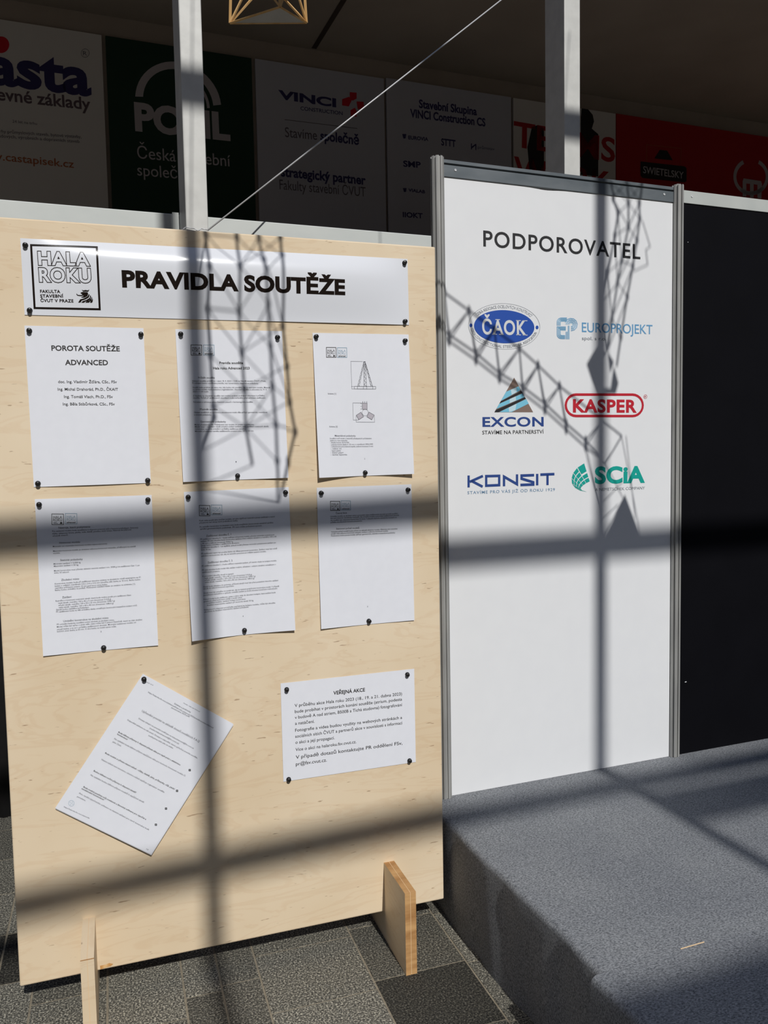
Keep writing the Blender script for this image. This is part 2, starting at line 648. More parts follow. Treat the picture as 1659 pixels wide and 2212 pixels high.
# glazed hall roof: steel bars overhead whose shadows cross everything
RZ = 5.8
RAF = 4.9
SLOPE = -SD.z / SD.y
rf = MB()
wroof = structure(rf.box((-3.5, -12.5, RZ + 0.12), (0.06, 0, 0), (0, 9.0, 0), (0, 0, 0.1)).build('window_1', M['mullion']))
for zq, th, rt in ((-1.6, 0.07, 0.03), (-0.55, 0.15, 0.03), (0.338, 0.06, 0.046), (1.329, 0.064, 0.033), (2.96, 0.07, 0.03), (3.46, 0.07, 0.03)):
    y = -(RZ - zq) / SLOPE
    m_ = MB()
    m_.box((-3.5, y - th / 2 + rt * (-3.5 - 0.9), RZ - th / 2), (9.5, 9.5 * rt, 0), (0, th, 0), (0, 0, th))
    m_.build('purlin', M['mullion'], wroof)
for xq in (-2.43, -0.92, 0.525, 1.995, 3.46):
    m_ = MB()
    k = SD.x
    m_.box((xq - k * 8.5 - 0.027, -8.5, RAF), (0.054, 0, 0), (k * 7.0, 7.0, 0), (0, 0, 0.05))
    m_.build('rafter', M['mullion'], wroof)
m_ = MB()
y = -(RZ - 0.215) / SLOPE
m_.box((2.27, y - 0.10, RZ - 0.03), (1.5, 0.05, 0), (0, 0.19, 0), (0, 0, 0.05))
m_.build('vent_frame', M['mullion'], wroof)

# ================================================================== steel columns, beam, cable
def column(name, label, lo, hi, v, y, depth):
    fr = plane_y(y)
    a, b = fr.at(lo, v), fr.at(hi, v)
    w = (b.x - a.x) / math.cos(PSI)
    o = Vector((a.x, y, 0))
    m = MB()
    m.box(o, EX * w, NB * depth, ZU * 5.95)
    ob = m.build(name, M['paint'], bevel=0.003)
    ob.data.transform(Matrix.Translation(-o))
    ob.location = o
    tag(ob, label, 'column')
    return o, w


lc, lw = column('steel_column', 'grey painted steel column rising behind the plywood notice board, cable tied at its foot', 400.8, 449, 450, 0.34, 0.155)
rc, rw = column('steel_column', 'grey painted steel column rising behind the white sponsor panel', 1219.7, 1254, 300, 0.735, 0.15)

boff = 0.325
BF = Frame(ORG + NB * boff, EX, ZU, -NB)
t0, t1 = BF.at(0, 432.7), BF.at(928, 506.5)
bt = (t0.y + t1.y) / 2
bb = BF.at(0, 471.5).y
bx = BF.at(385, 470).x
bm_root = thing('steel_beam', 'grey green steel beam running level behind the top of the notice board', 'beam', ORG + NB * boff + EX * -0.9 + ZU * bb)
m_ = MB()
m_.box(BF.pt(-3.2, bb), EX * 5.6, NB * 0.06, ZU * (bt - bb))
m_.build('box_section', M['beam'], bm_root, bevel=0.003)
m_ = MB()                      # weld plate at the column's left side
m_.box(BF.pt(bx - 0.02, bb - 0.002, 0.004), EX * 0.022, NB * 0.004, ZU * (bt - bb + 0.006))
m_.build('weld_plate', M['beam'], bm_root, bevel=0.001)

CF = plane_y(lc.y - 0.006)
a = CF.w(449, 497)
b = plane_y(0.73).w(1182, -78)
m_ = MB()
m_.rod(a, b, 0.0025, 8)
cab = thing('steel_cable', 'thin steel cable stretched diagonally from one column foot up towards the other column', 'cable', a)
m_.build('strand', M['steel'], cab, True)
m_ = MB()
ring = [CF.w(386, 487), CF.w(391, 498), CF.w(401, 491), CF.w(420, 494), CF.w(428, 499), CF.w(435, 494), CF.w(449, 497)]
for p, q in zip(ring[1:], ring[2:]):
    m_.rod(p, q, 0.0016, 6)
m_.build('tie_wire', M['steel'], cab, True)

# ================================================================== dark drape, left behind the board
m_ = MB()
n_ = 40
vs_ = []
for i in range(n_ + 1):
    x = -1.1 + 2.0 * i / n_
    for z in (0.0, 1.45):
        vs_.append((x, 1.42 + 0.03 * math.sin(i * 1.3) * (1.0 if z else 1.25), z))
m_.add(vs_, [(2 * i, 2 * i + 2, 2 * i + 3, 2 * i + 1) for i in range(n_)])
dr = m_.build('curtain', M['drape'], smooth=True)
sm = dr.modifiers.new('thickness', 'SOLIDIFY')
sm.thickness = 0.004
tag(dr, 'black cloth curtain hanging in the gap left of the notice board', 'curtain')

# ================================================================== notice board
BW, BZ0, BZ1 = 1.2486, 0.0909, 2.1413
nb = thing('notice_board', 'tall birch plywood notice board on two slotted feet, covered in paper notices', 'notice board', (BW / 2, 0.009, 0))
m_ = MB()
m_.box((0, 0, BZ0), (BW, 0, 0), (0, 0.018, 0), (0, 0, BZ1 - BZ0))
pb = m_.build('panel', M['ply'], nb, bevel=0.004)
m_ = MB()
poly(m_, BOARD, [(216, 2086), (229, 2083), (236, 2080), (245, 2082), (240, 2086), (228, 2090), (217, 2094)], 0.0008)
m_.build('torn_veneer', M['chip'], pb)
m_ = MB()
FZ = 0.2485


def foot(x0, x1, front, back, edge):
    """edge = core showing on the cut edges"""
    m = MB()
    p = [(front, 0), (back, 0), (back, FZ), (front, FZ)]
    xm = (x0 + x1) / 2
    for a, b in ((x0, xm - 0.0007), (xm + 0.0007, x1)):
        vs = [(a, y, z) for y, z in p] + [(b, y, z) for y, z in p]
        m.add(vs, [(3, 2, 1, 0), (4, 5, 6, 7)], 0)
        m.add(vs, [(0, 1, 5, 4), (1, 2, 6, 5), (2, 3, 7, 6), (3, 0, 4, 7)], 1)
    f = m.build('foot', [M['ply'], M['core'] if edge else M['ply']], nb)
    g = MB()
    g.box((xm - 0.0007, front + 0.0004, 0.0004), (0.0014, 0, 0), (0, back - front - 0.0008, 0), (0, 0, FZ - 0.0006))
    g.build('glue_line', M['glue'], f)
    return f


lf_ = foot(0.1668, 0.2000, -0.195, 0.215, False)
m_ = MB()
m_.box((0.1668, -0.1954, FZ - 0.0035), (0.0332, 0, 0), (0, 0.0008, 0), (0, 0, 0.0022))
m_.build('edge_crack', M['core'], lf_)
foot(1.0475, 1.0815, -0.191, 0.215, True)

# ================================================================== papers on the board
def sheet(label, cx, cz, rot, w, h, lift, gloss=False, cat='poster', name='paper_notice', n=26, th=0.0003):
    c, s = math.cos(rot), math.sin(rot)
    o = Vector((cx, -0.0006, cz))
    fr = Frame(o, (c, 0, s), (-s, 0, c), (0, -1, 0), lambda x, y: lift(x / w, 0.5 - y / h))
    t = thing(name, label, cat, o)
    m = MB()
    vs, fs = [], []
    nx, ny = (n * 2, n) if w > h * 2 else (n, n)
    for j in range(ny + 1):
        for i in range(nx + 1):
            vs.append(fr.pt((i / nx - 0.5) * w, (0.5 - j / ny) * h))
    for j in range(ny):
        for i in range(nx):
            k = j * (nx + 1) + i
            fs.append((k, k + nx + 1, k + nx + 2, k + 1))
    m.add(vs, fs)
    nb_ = len(vs)
    m.add([p - fr.n * th for p in vs], [f[::-1] for f in fs])
    W1 = nx + 1
    loop = list(range(W1)) + [nx + W1 * j for j in range(1, ny + 1)] + [ny * W1 + i for i in range(nx - 1, -1, -1)] + [W1 * j for j in range(ny - 1, 0, -1)]
    nl_ = len(loop)
    m.add([vs[i] for i in loop] + [vs[i] - fr.n * th for i in loop], [(k, (k + 1) % nl_, nl_ + (k + 1) % nl_, nl_ + k) for k in range(nl_)])
    ob = m.build('sheet', M['gloss'] if gloss else M['paper'], t, True)
    if gloss:
        fr.fine = 0.008
    return t, fr


A3 = (0.297, 0.42)


def corners_up(L, R_, side=0.0):
    """pinned at both top corners and the middle of the bottom: bottom corners stand off"""
    def f(s, t):
        k = (L if s < 0 else R_) * (abs(2 * s) ** 1.6) * t ** 2.2
        return 0.0012 + k + side * (t * (1 - t)) * 4 * (2 * abs(s)) ** 2
    return f


S = {}
S['jury'] = sheet('white paper sheet headed POROTA SOUTĚŽE with four centred lines of names', 0.243, 1.6591, 0.0092, *A3, lambda s, t: 0.001 + 0.003 * math.sin(math.pi * (s + .5)) * t ** 2)
S['rules'] = sheet('white paper sheet with two bold heading lines, crossed by the lattice tower shadows', 0.6251, 1.6625, 0.0139, *A3, corners_up(0.0065, 0.008, 0.001))
S['scheme'] = sheet('white paper sheet with a line drawing of a tripod tower, bottom corners curling up', 1.0113, 1.6642, 0.0137, *A3, corners_up(0.017, 0.014, 0.004))
S['tools'] = sheet('white paper sheet of rules headed Nástroje, lower left of the six rule pages', 0.2467, 1.2064, 0.0049, *A3, corners_up(0.004, 0.0035))
S['tests'] = sheet('white paper sheet of load test rules, middle of the lower row of pages', 0.6327, 1.2151, 0.016, *A3, corners_up(0.016, 0.011, 0.002))
S['limit'] = sheet('white paper sheet with two short paragraphs above a mostly blank page, lower right', 1.0109, 1.2137, 0.0049, *A3, corners_up(0.006, 0.003, 0.001))
S['faq'] = sheet('white stapled pages hanging tilted from one pin near the foot of the board', 0.3533, 0.6639, -0.6123, *A3, lambda s, t: 0.004 + 0.004 * t + 0.006 * (s + .5), name='page_stack', cat='papers')
S['public'] = sheet('white landscape sheet headed VEŘEJNÁ AKCE pinned at four corners', 0.9485, 0.7029, 0.0018, 0.42, 0.297, lambda s, t: 0.001)


def banner_lift(s, t):
    e = max(0.0, 1 - abs(2 * s) ** 6)
    pk = 0.30 + 0.10 * s
    if t < pk:
        k = math.sin(t / pk * math.pi / 2)
    else:
        k = math.cos((t - pk) / (1 - pk) * math.pi / 2) ** 1.3 if t < 1 else 0
    return 0.0015 + 0.0165 * e * k * (0.92 + 0.1 * math.sin(5 * s + 1)) + 0.008 * max(0, s) * t ** 3 * e


S['title'] = sheet('long glossy white banner reading PRAVIDLA SOUTĚŽE across the top of the board', 0.6259, 1.9973, 0.0088, 1.0646, 0.1948, banner_lift, True, 'banner', 'paper_banner', 30)

# further pages under the tilted one
t_, fr_ = S['faq']
for k in (1, 2):
    m = MB()
    r = 0.297 / 2, 0.21
    dx, dy = 0.0016 * k, -0.0012 * k
    vs = [fr_.pt(x, y, -0.0011 * k) for x, y in ((-r[0] + dx, r[1] + dy), (-r[0] + dx, -r[1] + dy), (r[0] + dx, -r[1] + dy), (r[0] + dx, r[1] + dy))]
    m.add(vs, [(0, 1, 2, 3)])
    ob = m.build('under_page', M['paper'], t_)
    sm = ob.modifiers.new('thickness', 'SOLIDIFY')
    sm.thickness = 0.0006
    sm.offset = -1

INK_H = 0.0005


def mini_logos(key, zf, b1, b2):
    """the two small square marks at the head of each page"""
    t, fr = S[key]
    for bx_, mt, kind in ((b1, 'ink', 0), (b2, 'inkblue', 1)):
        (x0, y0), (x1, y1) = zf(*bx_)
        m = MB()
        stroke(m, fr, [(x0, y0), (x1, y0 + .2), (x1 + .3, y1), (x0 + .3, y1)], 1.1, INK_H, True)
        w, h = x1 - x0, y1 - y0
        if kind == 0:
            write(m, fr, 'HALA', (x0 + w * .12, y0 + h * .42), (x0 + w * .88, y0 + h * .43), h * .24, 0, INK_H)
            write(m, fr, 'ROKU', (x0 + w * .12, y0 + h * .68), (x0 + w * .88, y0 + h * .69), h * .24, 0, INK_H)
            stroke(m, fr, [(x0 + w * .14, y0 + h * .80), (x0 + w * .42, y0 + h * .80)], 0.7, INK_H)
            stroke(m, fr, [(x0 + w * .14, y0 + h * .88), (x0 + w * .55, y0 + h * .88)], 0.7, INK_H)
            poly(m, fr, [(x0 + w * .68, y0 + h * .92), (x0 + w * .75, y0 + h * .75), (x0 + w * .88, y0 + h * .80), (x0 + w * .92, y0 + h * .92)], INK_H)
            m.build('square_mark', M['ink'], t)
        else:
            write(m, fr, 'HALA', (x0 + w * .12, y0 + h * .42), (x0 + w * .88, y0 + h * .43), h * .24, 0, INK_H)
            write(m, fr, 'ROKU', (x0 + w * .12, y0 + h * .68), (x0 + w * .88, y0 + h * .69), h * .24, 0, INK_H)
            ob = m.build('square_mark', M['inkblue'], t)
            ob['label'] = 'pale blue square mark'
            m = MB()
            write(m, fr, 'advanced', (x0 + w * .12, y0 + h * .93), (x0 + w * .88, y0 + h * .93), h * .16, 0.02, INK_H)
            m.build('mark_lettering', M['ink'], ob)


def page(key, zf, lines, ink='inkpale', res=2):
    """lines: (text, x0, y0, x1, y1, capital height, bold) in enlarged-view points"""
    t, fr = S[key]
    sc = (zf((100, 0))[0][0] - zf((0, 0))[0][0]) / 100
    blocks = []                        # a heading is a part, so is each paragraph
    py = None
    for ln_ in lines:
        y0, cap, bd = ln_[2], ln_[5], ln_[6]
        hd = bd >= 0.01 or cap >= 23 and bd > 0 and cap < 34 and key not in ('jury', 'public')
        if py is None or hd or blocks[-1][0] or abs(y0 - py) > 2.35 * cap:
            blocks.append((hd, []))
        blocks[-1][1].append(ln_)
        py = y0
    for hd, ls in blocks:
        m = MB()
        for s, x0, y0, x1, y1, cap, bd in ls:
            a, b = zf((x0, y0), (x1, y1))
            write(m, fr, s, a, b, cap * sc, bd, INK_H, 1.0, res)
        m.build('heading_text' if hd else 'paragraph_text', M['ink'] if ls[0][6] >= 0.01 else M[ink], t)


zj = Z(5.184, 30, 690)
page('jury', zj, [
    ('POROTA SOUTĚŽE', 422, 350, 1187, 358, 58, .022), ('ADVANCED', 575, 511, 1055, 513, 58, .022),
    ('doc. Ing. Vladimír Žďára, CSc., FSv', 497, 713, 1153, 715, 31, .010), ('Ing. Michal Drahorád, Ph.D., ČKAIT', 491, 797, 1167, 798, 31, .010),
    ('Ing. Tomáš Vlach, Ph.D., FSv', 562, 880, 1108, 881, 31, .010), ('Ing. Běla Stibůrková, CSc., FSv', 550, 963, 1130, 963, 31, .010)], res=3)

z2 = Z(5.925, 370, 700)
mini_logos('rules', z2, ((250, 268), (388, 398)), ((410, 268), (547, 399)))
page('rules', z2, [
    ('Pravidla soutěže', 615, 512, 918, 513, 30, .02), ('Hala roku Advanced 2023', 535, 580, 1002, 580, 31, .02),
    ('Průběh soutěže', 345, 698, 555, 698, 23, .004),
    ('Zahájení soutěže proběhne v úterý 18. 4. 2023 v 13:00 na Fakultě stavební ČVUT v Praze.', 265, 738, 1210, 738, 18, .003),
    ('Po zahájení budou vysvětlena pravidla, tvar konstrukce a materiálové požadavky.', 268, 765, 1115, 768, 18, .003),
    ('Soutěž bude probíhat po celou noc, kdy budou mít soutěžící čas na sestrojení modelu. Materiál', 272, 820, 1262, 821, 18, .003),
    ('na výrobu modelu bude poskytnut organizátorem. Ukončení soutěže je plánováno na 19. 4.', 274, 846, 1220, 848, 18, .003),
    ('2023 v 11:00 hodin.', 274, 874, 480, 874, 18, .003),
    ('Z hlediska na charakter soutěže není možné podávat podrobné informace k průběhu', 277, 928, 1192, 925, 18, .003),
    ('soutěže. Pořadí při zatěžovacích zkouškách bude zveřejněno před začátkem zatěžování.', 278, 954, 1205, 953, 18, .003),
    ('Pořadatel si vyhrazuje právo časových posunů v harmonogramu soutěže.', 282, 1008, 1045, 1006, 18, .003),
    ('Předmět soutěže', 365, 1103, 592, 1103, 23, .004),
    ('Úkolem soutěžících je navrhnout a zkonstruovat model věže splňující geometrické, materiálové', 290, 1140, 1225, 1138, 18, .003),
    ('a statické požadavky.', 290, 1170, 515, 1170, 18, .003),
    ('Geometrické požadavky', 372, 1260, 698, 1260, 23, .004),
    ('Model představuje věž. Požadovaný tvar modelu je uveden na schématu.', 297, 1297, 1060, 1293, 18, .003),
    ('Model musí v nejvyšším místě umožnit uložení zatížení, nebo zavěšení ocelových závaží,', 300, 1324, 1245, 1318, 18, .003),
    ('konstrukce na volné umístění v průběhu zatěžovací zkoušky.', 302, 1352, 955, 1350, 18, .003),
    ('Minimální půdorysné rozměry zatěžovacího prostoru jsou 150 x 150 mm.', 302, 1382, 1055, 1376, 18, .003), ('1', 823, 1772, 833, 1772, 18, .0)])

z3 = Z(6.704, 660, 710)
mini_logos('scheme', z3, ((298, 273), (438, 416)), ((458, 277), (594, 417)))
page('scheme', z3, [
    ('Schéma [1]', 318, 953, 438, 953, 20, 0), ('Schéma [2]', 336, 1429, 456, 1429, 20, 0),
    ('Materiálové požadavky', 416, 1562, 724, 1562, 24, .002), ('Soutěžící tvoří model z materiálů předepsaných pořadatelem.', 342, 1600, 958, 1598, 19, 0),
    ('Jedná se o tyto materiály:', 344, 1630, 603, 1630, 19, 0), ('- dřevěné hranoly 10x10x1000', 346, 1660, 625, 1658, 19, 0),
    ('- polystyrenová deska tl. 20 mm o rozměrech 500x1000', 348, 1690, 972, 1680, 19, 0), ('- vulkanizovaná polyuretanová lepidla (celková hmotnost 5 mm)', 350, 1718, 975, 1712, 19, 0),
    ('- režná nit', 352, 1748, 515, 1746, 19, 0), ('- lepicí páska', 352, 1778, 503, 1776, 19, 0), ('- balicí papír', 352, 1806, 547, 1804, 19, 0), ('- tenká lepenka', 352, 1834, 596, 1832, 19, 0),
    ('2', 849, 1893, 860, 1893, 19, 0)])
t_, fr_ = S['scheme']
m = MB()
ln = lambda pts, w=0.5, c=False: stroke(m, fr_, z3(*pts), w, INK_H, c)
for xa, xb in ((838, 752), (862, 968), (843, 845), (864, 880)):
    ln([(xa, 490), (xb, 835)], 0.6)
for (ax, bx2), (cx_, dx_) in (((848, 838), (845, 845)),):
    pass
for base_l, base_r, top_l, top_r in ((752, 775, 836, 848), (945, 968, 856, 868), (845, 880, 846, 864)):
    pts = []
    for k in range(13):
        f = k / 12
        y = 835 - f * 335
        pts.append(((base_l + (top_l - base_l) * f) if k % 2 else (base_r + (top_r - base_r) * f), y))
    ln(pts, 0.45)
    ln([(base_l, 835), (top_l, 500)], 0.5)
    ln([(base_r, 835), (top_r, 500)], 0.5)
ln([(705, 836), (1013, 838), (1013, 875), (705, 873)], 0.6, True)
for x in (750, 836, 884, 970):
    ln([(x, 836), (x, 874)], 0.6)
ln([(650, 473), (825, 476)], 0.45)
ln([(655, 473), (667, 872), (705, 873)], 0.45)
ln([(660, 838), (700, 838)], 0.45)
ln([(836, 482), (866, 482)], 1.6)
ln([(682, 1075), (820, 1077)], 0.45)
ln([(682, 1075), (688, 1322), (762, 1322)], 0.45)
ln([(728, 1262), (730, 1352), (997, 1354), (993, 1262)], 0.45)
for x in (826, 855, 885):
    ln([(x, 1052), (x, 1074)], 0.8)
for y in (1085, 1125, 1163):
    ln([(797, y), (808, y)], 0.8)
cc = [(862 + 44 * math.cos(a * math.pi / 12), 1215 + 48 * math.sin(a * math.pi / 12)) for a in range(24)]
ln(cc, 0.4, True)
for sq in ([(820, 1078), (890, 1080), (890, 1170), (820, 1168)], [(732, 1255), (800, 1210), (838, 1275), (768, 1320)], [(916, 1208), (992, 1252), (956, 1320), (885, 1275)]):
    ln(sq, 0.7, True)
m.build('tower_drawing', M['inkpale'], t_)
m = MB()
for sq in ([(820, 1078), (890, 1080), (890, 1170), (820, 1168)], [(732, 1255), (800, 1210), (838, 1275), (768, 1320)], [(916, 1208), (992, 1252), (956, 1320), (885, 1275)]):
    poly(m, fr_, z3(*sq), INK_H * 0.6)
m.build('drawing_fill', M['b_pale'], t_)
m = MB()
a_, b_ = z3((657, 808), (650, 505))
write(m, fr_, '1 000 mm výška modelu věže', a_, b_, 2.2, 0.004, INK_H, res=2)
m.build('dimension_text', M['inkpale'], t_)

z4 = Z(5.72, 60, 1050)
mini_logos('tools', z4, ((297, 343), (441, 475)), ((464, 338), (606, 467)))
b4 = 18
page('tools', z4, [
    ('Nástroje, které poskytneme', 380, 526, 772, 512, 24, .004),
    ('Pro sestavení modelu bude soutěžícím k dispozici pracovní stůl s řezacími podložkami. Smluvený', 303, 566, 1365, 520, b4, .002),
    ('nůžky, nalepovací hmota, pilníky, nože, kleště, pravítko, stolní lampa. Nástroje lze půjčovat', 304, 596, 1280, 545, b4, .002), ('včetně metrů.', 306, 625, 500, 612, b4, .002),
    ('Hmotnost modelu', 390, 712, 645, 700, 24, .004), ('Minimální ani maximální hmotnost modelu nejsou stanoveny.', 310, 755, 985, 718, b4, .002),
    ('Maximální hmotnost modelu je omezena celkovou hmotností materiálu, přidělených ke stavbě', 314, 812, 1332, 752, b4, .002), ('modelu.', 316, 838, 402, 832, b4, .002),
    ('Statické požadavky', 402, 926, 680, 912, 24, .004), ('Minimální zatížení = 5,058 kg', 320, 970, 652, 950, b4, .002), ('Maximální zatížení = 50 kg', 323, 998, 625, 980, b4, .002),
    ('Model konstrukce musí přenést základní statické zatížení min. 5058 g (viz zatěžovací část 1) po', 325, 1055, 1382, 985, b4, .002), ('dobu 30 sekund.', 327, 1080, 512, 1068, b4, .002),
    ('Zkušební místo', 415, 1170, 635, 1155, 24, .004),
    ('Konstrukce modelu bude při zatěžovací zkoušce uložena ve zkušebním místě sestávajícím ze tří', 335, 1215, 1395, 1132, b4, .002),
    ('beden o vnějších rozměrech 216 x 216 x 216 mm (tloušťka stěn bedny je 18 mm). Bedny budou', 336, 1243, 1390, 1160, b4, .002),
    ('naplněny zvlhčeným pískem 10 mm pod horní okraj bedny.', 338, 1268, 985, 1222, b4, .002), ('Bedny budou umístěny na podlaží. Půdorysné rozložení beden je uvedeno na schématu [1].', 338, 1294, 1330, 1215, b4, .002),
    ('Zatížení', 427, 1385, 542, 1377, 24, .004),
    ('Rozměry a hmotnosti ocelových závaží, které bude možno použít pro zatěžovací části:', 345, 1427, 1278, 1353, b4, .002),
    ('malé závaží, rozměry 150 x 45 x 5 mm (hmotnost 215,8 g)', 378, 1453, 1028, 1402, b4, .002), ('střední závaží, rozměry 150 x 50 x 25 mm (hmotnost 1058,7 g)', 380, 1481, 1075, 1424, b4, .002),
    ('velké závaží, rozměry 150 x 60 x 40 mm (hmotnost 1686,6 g)', 382, 1508, 1060, 1454, b4, .002), ('Závaží budou zajištěna pořadatelem.', 350, 1536, 760, 1504, b4, .002),
    ('Při zatěžování bude na věž umístěna deska umožňující kontinuální bezpečné uložení vrhů.', 352, 1562, 1353, 1480, b4, .002),
    ('Umístění konstrukce na zkušební místo', 440, 1678, 997, 1637, 24, .004),
    ('Při umístění bedýnky soutěžící umístí výrobek na zkušební místo.', 360, 1716, 1070, 1660, b4, .002), ('Model může být opřen o písek stěn, nebo může být k pískovi částečně, nesmí se však dotýkat', 361, 1746, 1413, 1655, b4, .002),
    ('okrajů bedny, a to ani v průběhu zatěžovacích zkoušek. Minimální vzdálenost modelu od', 362, 1778, 1335, 1690, b4, .002), ('bočních stran bedny je 50 mm. O dno bedny se model opírat může.', 364, 1803, 1095, 1740, b4, .002), ('3', 900, 1806, 911, 1805, 18, 0)])

z5 = Z(6.146, 390, 1040)
mini_logos('tests', z5, ((247, 318), (388, 455)), ((407, 312), (547, 443)))
b5 = 19
page('tests', z5, [
    ('Písek nelze použít jako součást modelu, ani jako výplňový materiál a pouze zatěžující a nesmí', 248, 530, 1250, 474, b5, .002), ('přesahovat nad okraje horní podložkové bedny.', 250, 558, 760, 527, b5, .002),
    ('Po umístění konstrukce na zkušební místo bude soutěžícím zkontrolován stavebně splněné', 255, 612, 1228, 554, b5, .002), ('splnění geometrických podmínek. Při tom může pořadatel opravit.', 257, 640, 1080, 594, b5, .002),
    ('Zatěžovací zkouška č. 1', 340, 735, 670, 712, 25, .003),
    ('Při zatěžovací zkoušce č. 1 bude ověřena schopnost modelu přenést minimální požadované', 262, 776, 1242, 715, b5, .002), ('zatížení. Při této zkoušce bude konstrukce zatížena třemi velkými závažími o rozměru 150 x 60', 263, 804, 1270, 738, b5, .002),
    ('x 40 mm o celkové hmotnosti 5058,7 g.', 265, 833, 697, 806, b5, .002), ('Závaží budou umístěna v zatěžovacím prostoru.', 266, 860, 780, 822, b5, .002),
    ('Zatěžovací zkouška č. 1 je úspěšná, pokud model přenese minimální požadované zatížení po', 268, 888, 1262, 818, b5, .002), ('dobu 30 sec.', 270, 915, 405, 908, b5, .002),
    ('Při zatěžování nesmí být použita žádná cizí tělesa pomocná konstrukce. Zatížení musí být volně', 273, 967, 1278, 896, b5, .002), ('položeno na konstrukci tak, aby se nemohlo posunout po vnějším spojnici modelu.', 275, 997, 1135, 935, b5, .002),
    ('Zatěžovací zkouška č. 2', 357, 1087, 688, 1060, 25, .003),
    ('Při zatěžovací zkoušce č. 2 bude ověřeno maximální zatížení, při kterém dojde ke kolapsu modelu.', 280, 1130, 1273, 1056, b5, .002), ('Při této zkoušce bude model dále zatížen malými, středními i velkými závažími umístěnými v', 284, 1184, 1262, 1108, b5, .002),
    ('zatěžovacím prostoru.', 286, 1212, 522, 1197, b5, .002), ('K provedení zkoušky slouží k napsaní:', 290, 1265, 706, 1232, b5, .002),
    ('malé závaží, rozměry 150 x 45 x 5 mm (hmotnost 215,8 g)', 316, 1292, 945, 1242, b5, .002), ('střední závaží, rozměry 150 x 50 x 25 mm (hmotnost 1058,7 g)', 318, 1318, 992, 1265, b5, .002), ('velké závaží, rozměry 150 x 60 x 40 mm (hmotnost 1686,6 g)', 320, 1345, 978, 1292, b5, .002),
    ('Závaží bude vkládáno do poloviny, přičemž závaží musí být před posledním hlavního zatížení', 295, 1405, 1294, 1318, b5, .002), ('nebude do celkové hmotnosti započítáno.', 297, 1430, 712, 1394, b5, .002),
    ('Závaží musí být umístěna na model tak, aby se mezemi podpůrnými konstrukce model. V případě', 300, 1487, 1303, 1395, b5, .002), ('pochybností rozhodčího o způsobu umístění zatížení je druhá zkoušení konečným rozhodnutím.', 302, 1515, 1285, 1424, b5, .002),
    ('Pokud model bude zatěžován, jeden z týmu vždy do zkoušení kolapsu; šesti zatížení bude', 303, 1570, 1258, 1478, b5, .002), ('považován před hodnotami odešlý a model ustojí.', 304, 1598, 818, 1545, b5, .002), ('a zatížení modelu, zatížení kolaps konstrukce.', 345, 1620, 865, 1567, b5, .002),
    ('dosažení maximálního zatížení při kontrole závaží 50 kg', 346, 1648, 965, 1586, b5, .002),
    ('Nebudou-li k dispozici prostředky potřebné ke kolapsu modelu, může být zkouška', 310, 1708, 1253, 1615, b5, .002), ('ukončena na dosažení maximálního zatížení pořadatele.', 311, 1735, 905, 1672, b5, .002), ('4', 823, 1797, 835, 1796, 18, 0)])

z6 = Z(6.504, 670, 1030)
mini_logos('limit', z6, ((283, 342), (414, 472)), ((433, 336), (563, 466)))
page('limit', z6, [
    ('Časový limit', 358, 522, 515, 517, 24, .003),
    ('Umístění modelu na zkušební místo a provedení obou zatěžovacích zkoušek provádí soutěžící', 282, 566, 1230, 524, 20, .002), ('tým pod dozorem zkušebního komisaře. Na umístění modelu a provedení zatěžovacích zkoušek', 283, 592, 1248, 548, 20, .002),
    ('má soutěžící tým stanovený časový limit 15 minut. V případě chybného zkušebního komisaře na', 284, 621, 1212, 578, 20, .002), ('průběhu zkoušky bude časomíra pozastavena.', 285, 650, 728, 627, 20, .002),
    ('Stanovení pořadí modelů', 363, 740, 688, 728, 24, .003),
    ('Výsledné pořadí modelů bude určeno na základě efektivity modelu. Efektivita zde rozumíme', 290, 783, 1223, 737, 20, .002), ('poměr mezi celkovou hmotností neseného zatížení a celkovou hmotnosti modelu.', 291, 810, 1095, 768, 20, .002), ('Hodnoceny budou pouze modely splňující geometrické, statické a materiálové podmínky.', 292, 838, 1193, 792, 20, .002),
    ('5', 799, 1830, 810, 1830, 18, 0)])

